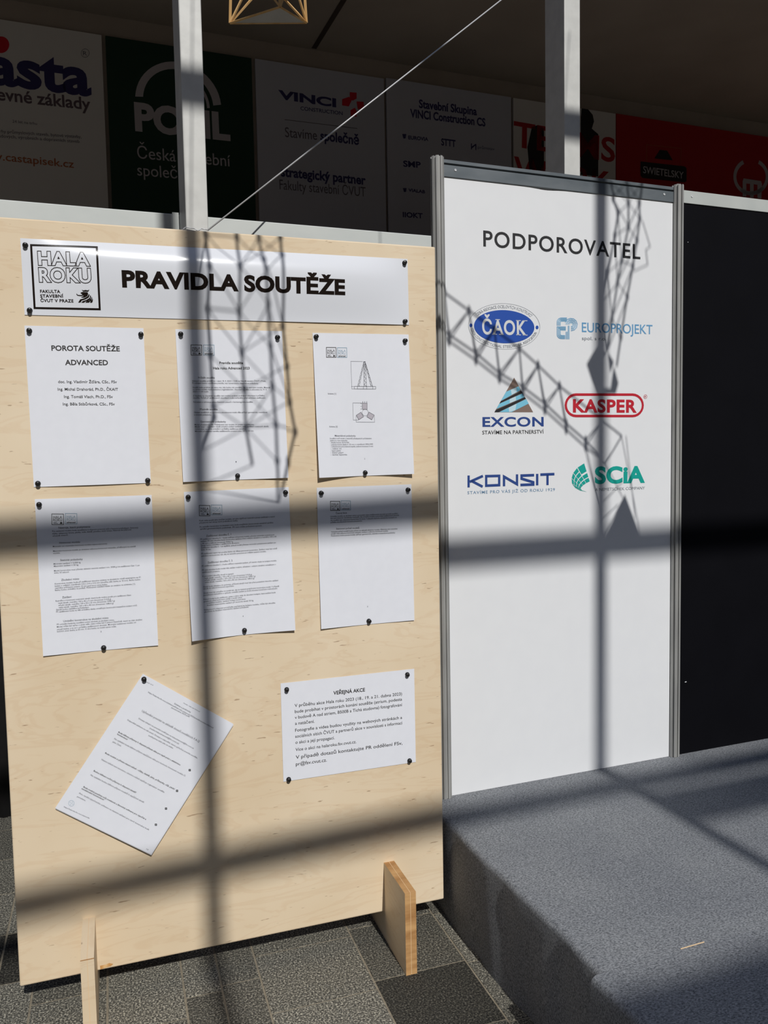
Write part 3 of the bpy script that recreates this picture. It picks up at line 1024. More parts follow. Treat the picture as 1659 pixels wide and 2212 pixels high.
z7 = Z(3.95, 100, 1440)
page('faq', z7, [
    ('14.04.23 12:14', 842, 125, 908, 158, 9, .0), ('Pravidla – Hala roku Advanced', 1168, 307, 1305, 380, 9, 0),
    ('https://halaroku.fsv.cvut.cz/advanced/hala-roku-advanced-2023/pravidla-souteze-advanced', 866, 217, 1418, 518, 14, .0), ('Schéma a podmínky', 1088, 313, 1228, 388, 15, .002), ('(konstrukce 2023.pdf)', 1062, 347, 1217, 425, 13, .002),
    ('Upřesnění pravidel na základě dotazů soutěžících F.A.Q', 812, 378, 1300, 637, 20, .0),
    ('Dotazy týkající se pravidel směřujte na hala.advanced@fsv.cvut.cz', 785, 440, 1252, 692, 14, .0), ('(mailto:hala.advanced@fsv.cvut.cz).', 878, 521, 1130, 655, 14, .0),
    ('Odpovědi zašleme na váš email. Dotazy a odpovědi, které upřesňují pravidla soutěže,', 688, 452, 1286, 775, 14, .0), ('zveřejníme také zde na webu.', 868, 583, 1080, 692, 14, .0),
    ('Bude během přípravy k dispozici přesná váha pro lepší práci s efektivitou', 612, 556, 1138, 832, 15, .013), ('konstrukce?', 603, 573, 690, 620, 15, .013),
    ('Na vyžádání bude během příprav zapůjčena váha pro kontrolu hmotnosti modelu či', 577, 612, 1180, 925, 15, .0), ('jeho části.', 563, 638, 637, 675, 15, .0),
    ('Bude možné si přinést vlastní nářadí - nůžky, kleště, jehly, průbojníky, nůž, pilník?', 500, 733, 1090, 1038, 15, .013),
    ('Vlastní nářadí není dovoleno, všechno nářadí zajišťuje organizátor soutěže.', 466, 787, 1005, 1065, 15, .0),
    ('Budou během noční přípravy k dispozici závaží?', 402, 884, 762, 1068, 15, .013), ('Na vyžádání budou během příprav modelů k zapůjčení závaží.', 376, 920, 832, 1150, 15, .0),
    ('Bude možné používat svůj notebook a libovolný software pro výpočet a', 315, 1020, 847, 1292, 15, .013), ('modelování konstrukce?', 300, 1035, 490, 1130, 15, .013),
    ('Ano, využití výpočetního softwaru na vlastním zařízení pro návrh konstrukce bude', 277, 1072, 872, 1380, 15, .0), ('povoleno.', 262, 1102, 335, 1138, 15, .0),
    ('https://halaroku.fsv.cvut.cz/pravidla', 150, 1188, 367, 1285, 11, .0), ('1/2', 850, 1540, 866, 1548, 11, 0)])
t_, fr_ = S['faq']
m = MB()
for x, y in ((1221, 871), (1113, 1046), (1019, 1196), (933, 1332)):
    m = MB()
    stroke(m, fr_, z7((x - 6, y - 6), (x + 6, y - 6), (x + 6, y + 6), (x - 6, y + 6)), 1.5, INK_H, True)
    m.build('tick_box', M['ink'], t_)
m = MB()
c_ = z7((215, 1155))[0]
disc(m, fr_, c_, 6.4, 6.4, INK_H, 24, 0, 0.90)
for dx, dy in ((-2.6, -1.8), (2.2, -2.4), (-1.6, 2.6), (2.8, 1.8), (0.2, 0)):
    disc(m, fr_, (c_[0] + dx, c_[1] + dy), 0.8, 0.8, INK_H, 8)
m.build('cookie_mark', M['inkblue'], t_)

z8 = Z(5.184, 590, 1430)
cp = 34
page('public', z8, [
    ('VEŘEJNÁ AKCE', 674, 366, 1027, 328, 40, .02),
    ('V průběhu akce Hala roku 2023 (18., 19. a 21. dubna 2023)', 240, 503, 1442, 370, cp, .004), ('bude probíhat v prostorách konání soutěže (atrium, podesta', 242, 570, 1442, 430, cp, .004),
    ('v budově A nad atriem, B500B a Tichá studovna) fotografování', 243, 636, 1444, 492, cp, .004), ('a natáčení.', 245, 703, 462, 678, cp, .004),
    ('Fotografie a videa budou využity na webových stránkách a', 246, 780, 1443, 634, cp, .004), ('sociálních sítích ČVUT a partnerů akce v souvislosti s informací', 247, 848, 1446, 695, cp, .004),
    ('o akci a její propagací.', 249, 915, 687, 862, cp, .004), ('Více o akci na halaroku.fsv.cvut.cz.', 250, 997, 930, 906, cp, .004),
    ('V případě dotazů kontaktujte PR oddělení FSv,', 253, 1083, 1446, 922, cp + 3, .004), ('pr@fsv.cvut.cz.', 253, 1160, 600, 1112, cp + 3, .004)], 'ink', 3)

# title banner lettering
t_, fr_ = S['title']
m = MB()
write(m, fr_, 'PRAVIDLA SOUTĚŽE', (264, 622), (743, 639), 35, .044, INK_H, 1.03, 4)
m.build('heading_text', M['inkgloss'], t_)
zt = Z(8.295, 40, 500)
lg = MB()
stroke(lg, fr_, zt((228, 250), (700, 268), (1403, 293), (1456, 1398), (290, 1374)), 4.6, INK_H, True)
lg = lg.build('logo_frame', M['inkgloss'], t_)
m = MB()
outline(m, fr_, 'HALA', zt((358, 612))[0], zt((1292, 640))[0], 29.5, .046, 0.0017, INK_H, 1.05, 4)
outline(m, fr_, 'ROKU', zt((376, 913))[0], zt((1310, 935))[0], 30.5, .046, 0.0017, INK_H, 1.07, 4)
m.build('outline_lettering', M['inkgloss'], lg)
m = MB()
write(m, fr_, 'FAKULTA', zt((390, 1106))[0], zt((752, 1112))[0], 6.6, .03, INK_H, 1.08)
write(m, fr_, 'STAVEBNÍ', zt((392, 1188))[0], zt((808, 1192))[0], 6.6, .03, INK_H, 1.08)
write(m, fr_, 'ČVUT V PRAZE', zt((398, 1268))[0], zt((988, 1278))[0], 6.6, .03, INK_H, 1.08)
m.build('faculty_text', M['inkgloss'], lg)
m = MB()
for p in ([(1135, 1057), (1165, 1068), (1205, 1060), (1235, 1068), (1272, 1055), (1250, 1090), (1160, 1088)],
          [(1115, 1105), (1150, 1095), (1240, 1100), (1250, 1130), (1235, 1165), (1180, 1195), (1125, 1190), (1130, 1178), (1160, 1172), (1172, 1152), (1142, 1146), (1140, 1130), (1115, 1120)],
          [(1040, 1120), (1050, 1130), (1064, 1146), (1110, 1150), (1172, 1140), (1172, 1156), (1110, 1168), (1058, 1160), (1038, 1135)],
          [(1070, 1280), (1105, 1225), (1180, 1205), (1240, 1170), (1262, 1130), (1275, 1145), (1262, 1190), (1200, 1225), (1135, 1245), (1110, 1280)],
          [(1125, 1282), (1150, 1255), (1215, 1235), (1275, 1200), (1285, 1150), (1300, 1165), (1292, 1220), (1240, 1255), (1195, 1262), (1180, 1282)],
          [(1195, 1282), (1210, 1268), (1265, 1245), (1300, 1215), (1308, 1175), (1320, 1195), (1312, 1240), (1275, 1265), (1265, 1282)],
          [(1278, 1282), (1290, 1262), (1318, 1235), (1325, 1205), (1334, 1225), (1330, 1260), (1318, 1284)]):
    poly(m, fr_, zt(*p), INK_H)
m.build('lion_emblem', M['inkgloss'], lg)

# push pins
PINS = {
    'jury': ('names sheet', [(63.4, 712.8, 'upper left'), (304.3, 720.5, 'upper right'), (82, 1042.4, 'lower left'), (319, 1035.7, 'lower right')]),
    'rules': ('page crossed by lattice shadows', [(390, 720, 'upper left'), (598.7, 727.3, 'upper right'), (513, 1025.7, 'bottom middle')]),
    'scheme': ('tower drawing page', [(682, 726, 'upper left'), (873.8, 734.6, 'upper right'), (788.3, 1018.8, 'bottom middle')]),
    'tools': ('Nástroje page', [(84.5, 1088, 'upper left'), (319.6, 1077.6, 'upper right'), (223.8, 1397, 'bottom middle')]),
    'tests': ('load test page', [(406.3, 1072, 'upper left'), (616.2, 1061.5, 'upper right'), (527.8, 1359.4, 'bottom middle')]),
    'limit': ('mostly blank page', [(693, 1063, 'upper left'), (880.3, 1056, 'upper right'), (796, 1339, 'bottom middle')]),
    'faq': ('tilted page stack', [(310.6, 1464, 'top corner')]),
    'public': ('VEŘEJNÁ AKCE sheet', [(619, 1487, 'upper left'), (879.4, 1454.5, 'upper right'), (623.2, 1681, 'lower left'), (884.2, 1640.6, 'lower right')]),
    'title': ('long title banner', [(55, 528.5, 'upper left'), (873, 566.6, 'upper right'), (64.2, 668.8, 'lower left'), (873.7, 693, 'lower right')]),
}
PS = 0.9
prof = [(r_ * PS, h_ * PS) for r_, h_ in [(0.0078, 0.0), (0.0080, 0.0012), (0.0074, 0.0022), (0.0052, 0.0034), (0.0046, 0.0058), (0.0056, 0.0078), (0.0066, 0.0088), (0.0066, 0.0104), (0.0058, 0.0116), (0.0035, 0.0124), (0.0012, 0.0126)]]
pm = MB().lathe((0, 0, 0), (0, -1, 0), prof, 22)
pin0 = pm.build('push_pin', M['pin'], smooth=True)
first = True
for key, (nm, pts) in PINS.items():
    fr = S[key][1]
    for u, v, pos in pts:
        a = fr.at(u, v + 2.0)
        p = fr.pt(a.x, a.y, 0.0001)
        o = pin0 if first else pin0.copy()
        if not first:
            COL.objects.link(o)
        first = False
        o.location = p
        o.rotation_euler = (random.uniform(-.12, .12), random.uniform(0, 6), random.uniform(-.12, .12))
        where = 'at the %s' % pos if ('middle' in pos or 'corner' in pos) else 'in the %s corner' % pos
        tag(o, 'black push pin %s of the %s' % (where, nm), 'push pin', 'push pins holding the papers')

# ================================================================== display wall on the stage
def post(name, label, e, z0, z1):
    m = MB()
    c = ORG + EX * e
    r, out = 0.0215, []
    for k in range(8):
        a = k * math.pi / 4
        n = EX * math.cos(a) + NB * math.sin(a)
        t = EX * -math.sin(a) + NB * math.cos(a)
        for x, d in ((-0.0080, r - 0.0012), (-0.0068, r), (-0.0032, r), (-0.0032, r - 0.006), (0.0032, r - 0.006), (0.0032, r), (0.0068, r), (0.0080, r - 0.0012)):
            out.append(n * d + t * x)
    n_ = len(out)
    m.add([c + p + ZU * z0 for p in out] + [c + p + ZU * z1 for p in out], [(i, (i + 1) % n_, n_ + (i + 1) % n_, n_ + i) for i in range(n_)] + [tuple(range(n_, 2 * n_)), tuple(range(n_ - 1, -1, -1))])
    t_ = thing(name, label, 'post', c + ZU * z0)
    m.build('extrusion', M['alu'], t_)
    m = MB()
    m.lathe(c + ZU * z1, ZU, [(0.008, 0), (0.008, 0.004), (0.005, 0.006)], 12)
    m.build('end_cap', M['alu'], t_)
    return t_


ST = STAGE_Z + 0.0005
post('aluminium_post', 'slotted aluminium post at the left edge of the white sponsor panel', -0.0185, ST, 2.486)
post('aluminium_post', 'slotted aluminium post between the white panel and the black panel', 0.9575, ST, 2.489)
post('aluminium_post', 'slotted aluminium post at the far right end of the black panel', 1.9335, ST, 2.489)

TOPZ = 2.4815
RB = PANEL.at(957, 381.5).y
RG = PANEL.at(957, 354).y


def rail(parent, e0, e1, zt_, zb, zg, mt, off=-0.004, nm='top_rail'):
    m = MB()
    if zg:
        m.box(ORG + EX * e0 + NB * off + ZU * zb, EX * (e1 - e0), NB * 0.016, ZU * (zg - 0.003 - zb))
        m.box(ORG + EX * e0 + NB * off + ZU * (zg + 0.003), EX * (e1 - e0), NB * 0.016, ZU * (zt_ - zg - 0.003))
        m.box(ORG + EX * e0 + NB * (off + 0.006) + ZU * (zg - 0.004), EX * (e1 - e0), NB * 0.008, ZU * 0.008)
    else:
        m.box(ORG + EX * e0 + NB * off + ZU * zb, EX * (e1 - e0), NB * 0.016, ZU * (zt_ - zb))
    return m.build(nm, mt, parent, bevel=0.001)


wp = thing('sponsor_panel', 'white display panel headed PODPOROVATEL with six company logos, standing on the grey stage', 'display panel', ORG + EX * 0.4695 + ZU * ST)
m = MB()
e0, e1 = 0.0035, 0.9355
n_ = 40
vs, fs = [], []
for i in range(n_ + 1):
    f = i / n_
    e = e0 + (e1 - e0) * f
    zt_ = RB - 0.003 - 0.004 * math.exp(-((f - 0.42) / 0.05) ** 2) + 0.003 * math.exp(-((f - 0.62) / 0.08) ** 2)
    for off in (0.0, 0.004):
        vs += [ORG + EX * e + NB * off + ZU * ST, ORG + EX * e + NB * off + ZU * zt_]
for i in range(n_):
    a, b = 4 * i, 4 * i + 4
    fs += [(a, b, b + 1, a + 1), (a + 2, a + 3, b + 3, b + 2), (a + 1, b + 1, b + 3, a + 3), (a, a + 2, b + 2, b)]
fs += [(0, 1, 3, 2), (4 * n_, 4 * n_ + 2, 4 * n_ + 3, 4 * n_ + 1)]
m.add(vs, fs)
m.build('white_sheet', M['white'], wp)
tr = rail(wp, e0, e1, TOPZ, RB, RG, M['aludark'])


def screw(parent, fr, u, v, h):
    m = MB()
    p = fr.w(u, v, h)
    m.lathe(p, fr.n, [(0.0042, 0), (0.0042, 0.0008), (0.0030, 0.0016), (0.0015, 0.0010)], 14)
    m.build('screw', M['steel'], parent)


screw(tr, PANEL, 982.5, 368.5, 0.0045)
screw(tr, PANEL, 1433, 420.5, 0.0045)

dp = thing('black_panel', 'black display panel with a pale top rail right of the white sponsor panel', 'display panel', ORG + EX * 1.445 + ZU * ST)
dt, db = PANEL.at(1474, 411).y, PANEL.at(1474, 438.5).y
m = MB()
m.box(ORG + EX * 0.9785 + ZU * ST, EX * 0.934, NB * 0.004, ZU * (db - ST))
m.build('board', M['black'], dp)
tr2 = rail(dp, 0.9785, 1.9125, dt, db, None, M['alulight'])
screw(tr2, PANEL, 1493, 425, 0.0045)
for k in (1, 2, 3):                 # unseen panels added on the right to shade the floor behind
    e_ = 1.955 + (k - 1) * 0.97
    dq = thing('black_panel', 'unseen black panel added for shade, %s one past the right edge of the picture' % ('first', 'second', 'third')[k - 1], 'display panel', ORG + EX * (e_ + 0.47) + ZU * ST)
    m = MB()
    m.box(ORG + EX * e_ + ZU * ST, EX * 0.93, NB * 0.004, ZU * (db - ST))
    m.build('board', M['black'], dq)
    rail(dq, e_, e_ + 0.93, dt, db, None, M['alulight'])
m = MB()
disc(m, PANEL, (1481, 1473), 2.2, 0.9, 0.0006, 10, -0.2)
disc(m, PANEL, (1486, 523), 0.7, 0.7, 0.0006, 8)
m.build('white_fleck', M['white'], dp)

# lettering and logos on the white panel
H = 0.0006


def logo(name, mt, label=None, parent=wp):
    def fin(m):
        o = m.build(name, M[mt], parent)
        if label:
            o['label'] = label
        return o
    return fin


m = MB()
write(m, PANEL, 'PODPOROVATEL', (1044, 532), (1383, 560), 34, .014, H, 1.12, 5)
logo('heading_text', 'signblack')(m)

zc = Z(8.295, 1000, 640)
m = MB()
disc(m, PANEL, zc((738, 540))[0], 77.4, 49.6, H, 64, 0.045, 0.991)
cl = logo('oval_logo', 'grey', 'oval blue logo with curved lettering')(m)
m = MB()
disc(m, PANEL, zc((738, 545))[0], 65.2, 35.8, H, 64, 0.045)
for c in ((142, 521), (1327, 558)):
    disc(m, PANEL, zc(c)[0], 3.1, 4.1, H, 20)
m.build('blue_oval', M['blue'], cl)
m = MB()
H2 = H + 0.0004
a, b = zc((345, 680), (1135, 698))
write(m, PANEL, 'ČAOK', a, b, 31.5, .024, H2, 1.10, 5)
for x, y in ((565, 681), (685, 684), (995, 693), (1112, 697), (992, 437), (1110, 440), (620, 420)):
    poly(m, PANEL, zc((x - 42, y - 8), (x + 42, y - 6), (x + 42, y + 6), (x - 42, y + 4)), H2)
m.build('letters', M['silver'], cl)


def bend(mb, fr, s, c, rx, ry, a0, a1, cap, flip=False, h=H, rot=0.045):
    """words along an ellipse (photo points), angles in degrees, 90 = top"""
    vs_, fs, w = glyphs(s, 0.0, 1.0, 2)
    out = []
    for x, y in vs_:
        f = x / w
        a = math.radians(a0 + (a1 - a0) * f)
        rr = y / CAPH * cap
        k = -rr if flip else rr
        px, py = (rx + k) * math.cos(a), -(ry + k) * math.sin(a)
        q = fr.at(c[0] + px * math.cos(rot) - py * math.sin(rot), c[1] + px * math.sin(rot) + py * math.cos(rot))
        out.append(fr.pt(q.x, q.y, h))
    mb.add(out, fs)


m = MB()
bend(m, PANEL, 'ČESKÁ ASOCIACE OCELOVÝCH KONSTRUKCÍ', zc((738, 543))[0], 68, 39.5, 148, 36, 6.6)
bend(m, PANEL, 'CZECH CONSTRUCTIONAL STEELWORK ASSOCIATION', zc((738, 543))[0], 73.5, 46, 189, 347, 6.0, True)
m.build('ring_lettering', M['grey'], cl)

ze = Z(6.9125, 1190, 660)
m = MB()
write(m, PANEL, 'EUROPROJEKT', ze((462, 395))[0], ze((1516, 428))[0], 20.5, .006, H, 1.0, 5)
el = logo('wordmark', 'sky', 'blue wordmark with a striped monogram')(m)
m = MB()
write(m, PANEL, 'spol. s r.o.', ze((462, 514))[0], ze((825, 522))[0], 7.4, .002, H, 1.0, 3)
m.build('small_text', M['grey'], el)
for k in range(6):
    m = MB()
    d = k * 10.5
    rr = 64 - d * 0.85
    arc = lambda cx_, cy_, r, a0, a1: [(cx_ + r * math.cos(math.radians(a0 + (a1 - a0) * i / 8)), cy_ + r * math.sin(math.radians(a0 + (a1 - a0) * i / 8))) for i in range(9)]
    up = [(238, 184 + d)] + arc(90 + d + rr, 184 + d + rr, rr, 270, 180) + [(90 + d, 300)]
    lo = [(222, 318 + d), (90 + d, 316 + d)] + arc(90 + d + rr, 496 - d - rr, rr, 180, 90) + [(212, 497 - d)]
    stroke(m, PANEL, ze(*up), 0.95, H)
    stroke(m, PANEL, ze(*lo), 0.95, H)
    stroke(m, PANEL, ze(*arc(300, 284, 95 - k * 14, 90, -180 + (0 if k else 20))), 1.0, H + 0.0001)
    stroke(m, PANEL, ze((224 + k * 10, 300 + (90 if k < 3 else 0)), (224 + k * 10, 503)), 0.9, H + 0.0001)
    m.build('monogram_line', M['sky' if k % 2 == 0 else 'skypale'], el)

zx = Z(4.1475, 1020, 800)
m = MB()
write(m, PANEL, 'EXCON', zx((92, 505))[0], zx((640, 501))[0], 20.5, .026, H, 1.08, 5)
xl = logo('wordmark', 'navy', 'navy wordmark under a striped triangle')(m)
m = MB()
write(m, PANEL, 'STAVÍME NA PARTNERSTVÍ', zx((90, 574))[0], zx((640, 566))[0], 8.0, .008, H, 1.02, 3)
m.build('small_text', M['signblack'], xl)
m = MB()
poly(m, PANEL, zx((375, 65), (198, 375), (545, 375)), H)
tri = m.build('triangle', M['umber'], xl)
m = MB()
poly(m, PANEL, zx((303, 192), (415, 143), (432, 178), (255, 275)), H2)
poly(m, PANEL, zx((241, 300), (450, 207), (466, 240), (215, 346)), H2)
poly(m, PANEL, zx((242, 374), (483, 256), (505, 298), (352, 374)), H2)
m.build('cyan_stripe', M['cyan'], tri)
m = MB()
for q in ([(345, 175), (392, 154), (398, 195), (352, 220)], [(335, 257), (388, 234), (392, 270), (335, 295)], [(325, 335), (395, 300), (385, 358), (330, 374)]):
    poly(m, PANEL, zx(*q), H2 + 0.0002)
m.build('pale_sheen', M['cyanpale'], tri)
m = MB()
poly(m, PANEL, zx((255, 277), (437, 184), (447, 202), (243, 297)), H2 + 0.0003)
poly(m, PANEL, zx((208, 357), (470, 240), (480, 254), (236, 374), (199, 374)), H2 + 0.0003)
m.build('black_stripe', M['signblack'], tri)

m = MB()
rr = []
for cx_, a0 in ((1436, -90), (930, 90)):
    for i in range(13):
        a = math.radians(a0 + 180 * i / 12)
        rr.append((cx_ + 92 * math.cos(a), 313 + (cx_ - 930) * 0.001 + 96 * math.sin(a)))
stroke(m, PANEL, zx(*rr), 4.4, H, True)
kl = logo('wordmark', 'red', 'red wordmark in a rounded frame')(m)
m = MB()
write(m, PANEL, 'KASPER', zx((902, 376))[0], zx((1474, 378))[0], 28, .034, H, 1.08, 5)
m.build('letters', M['red'], kl)
m = MB()
disc(m, PANEL, zx((1551, 236))[0], 3.9, 4.6, H, 24, 0, 0.84)
write(m, PANEL, 'R', zx((1543, 245))[0], zx((1559, 245))[0], 4.2, .0, H)
m.build('registered_mark', M['red'], kl)

zk = Z(3.95, 1000, 980)
m = MB()
for q, cl_ in (([(48, 186), (48, 288)], 0), ([(170, 190), (58, 240)], 0), ([(72, 232), (168, 282)], 0), ([(198, 192), (309, 189), (309, 268), (198, 273)], 1), ([(350, 278), (350, 196), (461, 260), (461, 176)], 0),
               ([(607, 183), (500, 187), (500, 213), (600, 244), (600, 263), (490, 267)], 0), ([(633, 172), (633, 270)], 0), ([(660, 179), (780, 174)], 0), ([(721, 180), (721, 268)], 0)):
    stroke(m, PANEL, zk(*q), 5.0, H, bool(cl_))
nl = logo('wordmark', 'navy', 'angular navy wordmark')(m)
m = MB()
write(m, PANEL, 'STAVÍME PRO VÁS JIŽ OD ROKU 1929', zk((38, 346))[0], zk((784, 318))[0], 6.4, .006, H, 1.16, 3)
m.build('small_text', M['steelblue'], nl)

m = MB()
write(m, PANEL, 'SCiA', zk((1125, 256))[0], zk((1552, 246))[0], 36, .040, H, 1.03, 5)
sl_ = logo('wordmark', 'teal', 'teal wordmark with a segmented shell')(m)
m = MB()
write(m, PANEL, 'A NEMETSCHEK COMPANY', zk((1127, 319))[0], zk((1552, 304))[0], 6.2, .0, H, 1.0, 3)
m.build('small_text', M['grey'], sl_)
sp_ = [((1083, 235), (1037, 80)), ((1050, 252), (975, 120)), ((1025, 270), (940, 165)), ((1010, 285), (927, 210)), ((1003, 296), (931, 258)), ((1014, 312), (962, 296)), ((1060, 327), (1005, 317))]
m = MB()
for i in range(6):
    (a0, a1), (b0, b1) = sp_[i], sp_[i + 1]
    L = lambda p, q, f: (p[0] + (q[0] - p[0]) * f, p[1] + (q[1] - p[1]) * f)
    for f0, f1 in ((0.0, 0.20), (0.25, 0.46), (0.51, 0.73), (0.78, 1.0)):
        if f1 > 0.9 and i == 0:
            f0 = 0.56
        if i == 0 and f0 == 0.51:
            continue
        g = 0.06
        A0, A1, B0, B1 = L(a0, a1, f0), L(a0, a1, f1), L(b0, b1, f0), L(b0, b1, f1)
        poly(m, PANEL, zk(L(A0, B0, g), L(A1, B1, g), L(A1, B1, 1 - g), L(A0, B0, 1 - g)), H)
m.build('shell_emblem', M['teal'], sl_)

# ================================================================== carpeted stage
def stage(name, label, e0, e1, n0, n1, seed):
    """n = distance towards the viewer from the display wall"""
    rnd = random.Random(seed)
    o = ORG + EX * e0 - NB * n0
    nu, nn = 30, 44
    prof = []                    # left side up and over on to the top: (inset, z)
    R_ = 0.018
    for k in range(9):
        prof.append((0.0, (STAGE_Z - R_) * k / 8))
    for k in range(1, 6):
        a = math.pi / 2 * k / 5
        prof.append((R_ - R_ * math.cos(a), STAGE_Z - R_ + R_ * math.sin(a)))
    for k in range(1, 15):
        prof.append((R_ + (e1 - e0 - R_) * (k / 14) ** 1.7, STAGE_Z))
    prof.append((e1 - e0, 0.0))
    ph = [rnd.uniform(0, 6) for _ in range(4)]
    vs, fs = [], []
    n_p = len(prof)
    for j in range(nn + 1):
        t = n0 + (n1 - n0) * j / nn
        for i, (x, z) in enumerate(prof):
            wob = 0.0
            if x < R_ * 1.2:
                k = 1 - 0.5 * z / STAGE_Z
                wob = (0.0035 * math.sin(t * 9 + ph[0]) + 0.003 * math.sin(t * 23 + ph[1] + z * 9) + 0.002 * math.sin(t * 41 + ph[2])) * k
            vs.append(ORG + EX * (e0 + x + wob) - NB * t + ZU * z)
    for j in range(nn):
        for i in range(n_p - 1):
            a = j * n_p + i
            fs.append((a, a + 1, a + n_p + 1, a + n_p))
    for j in (0, nn):
        b_ = len(vs)
        vs += [vs[j * n_p + i].copy() for i in range(n_p)]
        r = list(range(b_, b_ + n_p))
        fs.append(tuple(r if j else r[::-1]))
    me = MB().add(vs, fs)
    ob = me.build(name, M['carpet'], smooth=True)
    ob.data.transform(Matrix.Translation(-o))
    ob.location = o
    for p in ob.data.polygons:
        if len(p.vertices) > 4:
            p.use_smooth = False
    return tag(ob, label, 'stage')


st1 = stage('stage_platform', 'low grey carpeted stage platform under the white sponsor panel', -0.0955, 5.2, -0.10, 1.003, 1)
st2 = stage('stage_platform', 'nearer grey carpeted stage platform at the bottom right, its edge stepping out to the left', -0.122, 5.2, 1.0035, 2.9, 5)
FS = Frame((0, 0, STAGE_Z), (1, 0, 0), (0, 1, 0), (0, 0, 1))
m = MB()
a, b = FS.at(1470, 2051), FS.at(1521, 2036)
m.rod((a.x, a.y, STAGE_Z + 0.0014), (b.x, b.y, STAGE_Z + 0.0014), 0.0012, 6)
th_ = m.build('loose_thread', M['glue'])
tag(th_, 'pale loose thread lying on the stage carpet seam', 'thread')

# ================================================================== banners on the back wall
def hung(label, u0, v0, u1, v1, mt, bot=2.25):
    a, b = WALL.at(u0, v0), WALL.at(u1, v1)
    zt_ = (a.y + b.y) / 2
    t = thing('wall_banner', label, 'banner', WALL.pt((a.x + b.x) / 2, bot), 'company banners on the back wall')
    m = MB()
    m.box(WALL.pt(a.x, bot), EX * (b.x - a.x), NB * 0.02, ZU * (zt_ - bot))
    m.build('panel', M[mt], t)
    return t


def put(t, name, mt, items=(), shapes=()):
    for s, a, b, cap, bd in items:
        m = MB()
        write(m, WALL, s, a, b, cap, bd, 0.002, 1.0, 4)
        m.build(name, M[mt], t)
    for q in shapes:
        m = MB()
        poly(m, WALL, q, 0.002)
        m.build(name, M[mt], t)


G_ = 'company banners on the back wall'
t = hung('white wall banner with big dark lettering and a red dot, leftmost on the back wall', -95, 26, 219, 76.5, 'b_white')
put(t, 'lettering', 'b_navy', [('casta', (-88, 172), (198, 208), 86, .036)])
m = MB()
disc(m, WALL, (2, 97), 18, 18, 0.002)
m.build('red_dot', M['b_crimson'], t)
put(t, 'slogan', 'b_mauve', [('pevné základy', (-26, 214), (196, 238), 27, .02)])
put(t, 'small_text', 'b_mark', [('24 let na trhu', (27, 265), (80, 270), 6, 0), ('návrhy průmyslových staveb, bytové výstavby,', (-15, 286), (176, 299), 7, 0), ('skladových, výrobních a dopravních staveb', (-15, 296), (172, 309), 7, 0)])
put(t, 'web_address', 'b_brick', [('www.castapisek.cz', (-60, 340), (160, 363), 17, .008)])
m = MB()
disc(m, WALL, (184, 115), 9.2, 9.6, 0.002, 28, 0, 0.9)
write(m, WALL, 'R', (179.5, 119.5), (188, 120.5), 9, 0, 0.002)
m.build('registered_mark', M['b_mark'], t)

t = hung('dark green wall banner with a white arch logo, behind the notice board column', 227.5, 78, 543, 125, 'b_green')
m = MB()
for r0, r1, a0, a1 in ((93, 76, 178, 6), (68, 62, 60, 2)):
    p = []
    for i in range(25):
        a = math.radians(a0 + (a1 - a0) * i / 24)
        p.append((385 + r0 * math.cos(a), 224 - r0 * 0.97 * math.sin(a) + 12 * math.cos(a)))
    for i in range(24, -1, -1):
        a = math.radians(a0 + (a1 - a0) * i / 24)
        p.append((385 + r1 * math.cos(a), 224 - r1 * 0.97 * math.sin(a) + 12 * math.cos(a)))
    poly(m, WALL, p, 0.002)
m.build('arch_emblem', M['b_pale'], t)
put(t, 'lettering', 'b_pale', [('POHL', (292, 282), (498, 304), 60, .045)])
put(t, 'slogan', 'b_pale', [('Česká stavební', (297, 342), (498, 360), 26, .002), ('společnost', (297, 379), (442, 391), 25, .002)])

t = hung('pale wall banner with navy lettering beside a red cross of squares', 551, 130.5, 829, 166, 'b_blue')
put(t, 'lettering', 'b_navy', [('VINCI', (601, 213.5), (726, 232), 19, .04), ('CONSTRUCTION', (649, 238), (740, 249), 8, .01), ('společně', (692, 303), (776, 313.5), 21, .03), ('strategický partner', (607, 381), (790, 399.5), 21, .03)])
put(t, 'slogan', 'b_mark', [('Stavíme', (616, 296), (685, 302.5), 21, .004), ('Fakulty stavební ČVUT', (604, 409), (790, 425), 21, .0)])
z_ = Z(2.9625, 500, 0)
put(t, 'square_cross', 'b_crimson', (), [z_((708, 635), (752, 620), (770, 640), (750, 682), (708, 675)), z_((757, 590), (800, 594), (800, 632), (775, 645), (757, 628)), z_((800, 650), (845, 652), (848, 695), (808, 700)), z_((762, 705), (790, 690), (800, 712), (800, 748), (762, 742))])
put(t, 'rule_line', 'b_mark', (), [z_((340, 764), (805, 821), (805, 825), (340, 768))])

t = hung('pale wall banner with rows of small dark logos under a two line heading', 834, 166.5, 1104, 211.5, 'b_blue')
put(t, 'lettering', 'b_navy', [('Stavební Skupina', (905, 233), (1030, 249.5), 18, .03), ('VINCI Construction CS', (886, 253.5), (1048.5, 273.5), 18, .03)])
put(t, 'small_logo', 'b_navy', [('EUROVIA', (882, 301), (925, 305), 8, .03), ('STTT', (953, 314), (984, 318), 15, .03), ('průmstav', (1032, 321), (1068, 325), 6, .0), ('SMP', (871, 360), (909, 363), 13, .03), ('VIALAB', (882, 414), (918, 418), 7, .03), ('IIOKT', (870, 469), (913, 472), 11, .03)],
    [z_((1092, 858), (1118, 858), (1114, 886), (1100, 888)), z_((1096, 1204), (1120, 1204), (1117, 1228), (1104, 1230)), z_((1532, 918), (1538, 918), (1538, 958), (1532, 956)), z_((1560, 922), (1566, 922), (1566, 962), (1560, 960)), z_((1538, 938), (1560, 922), (1560, 932), (1538, 950))])

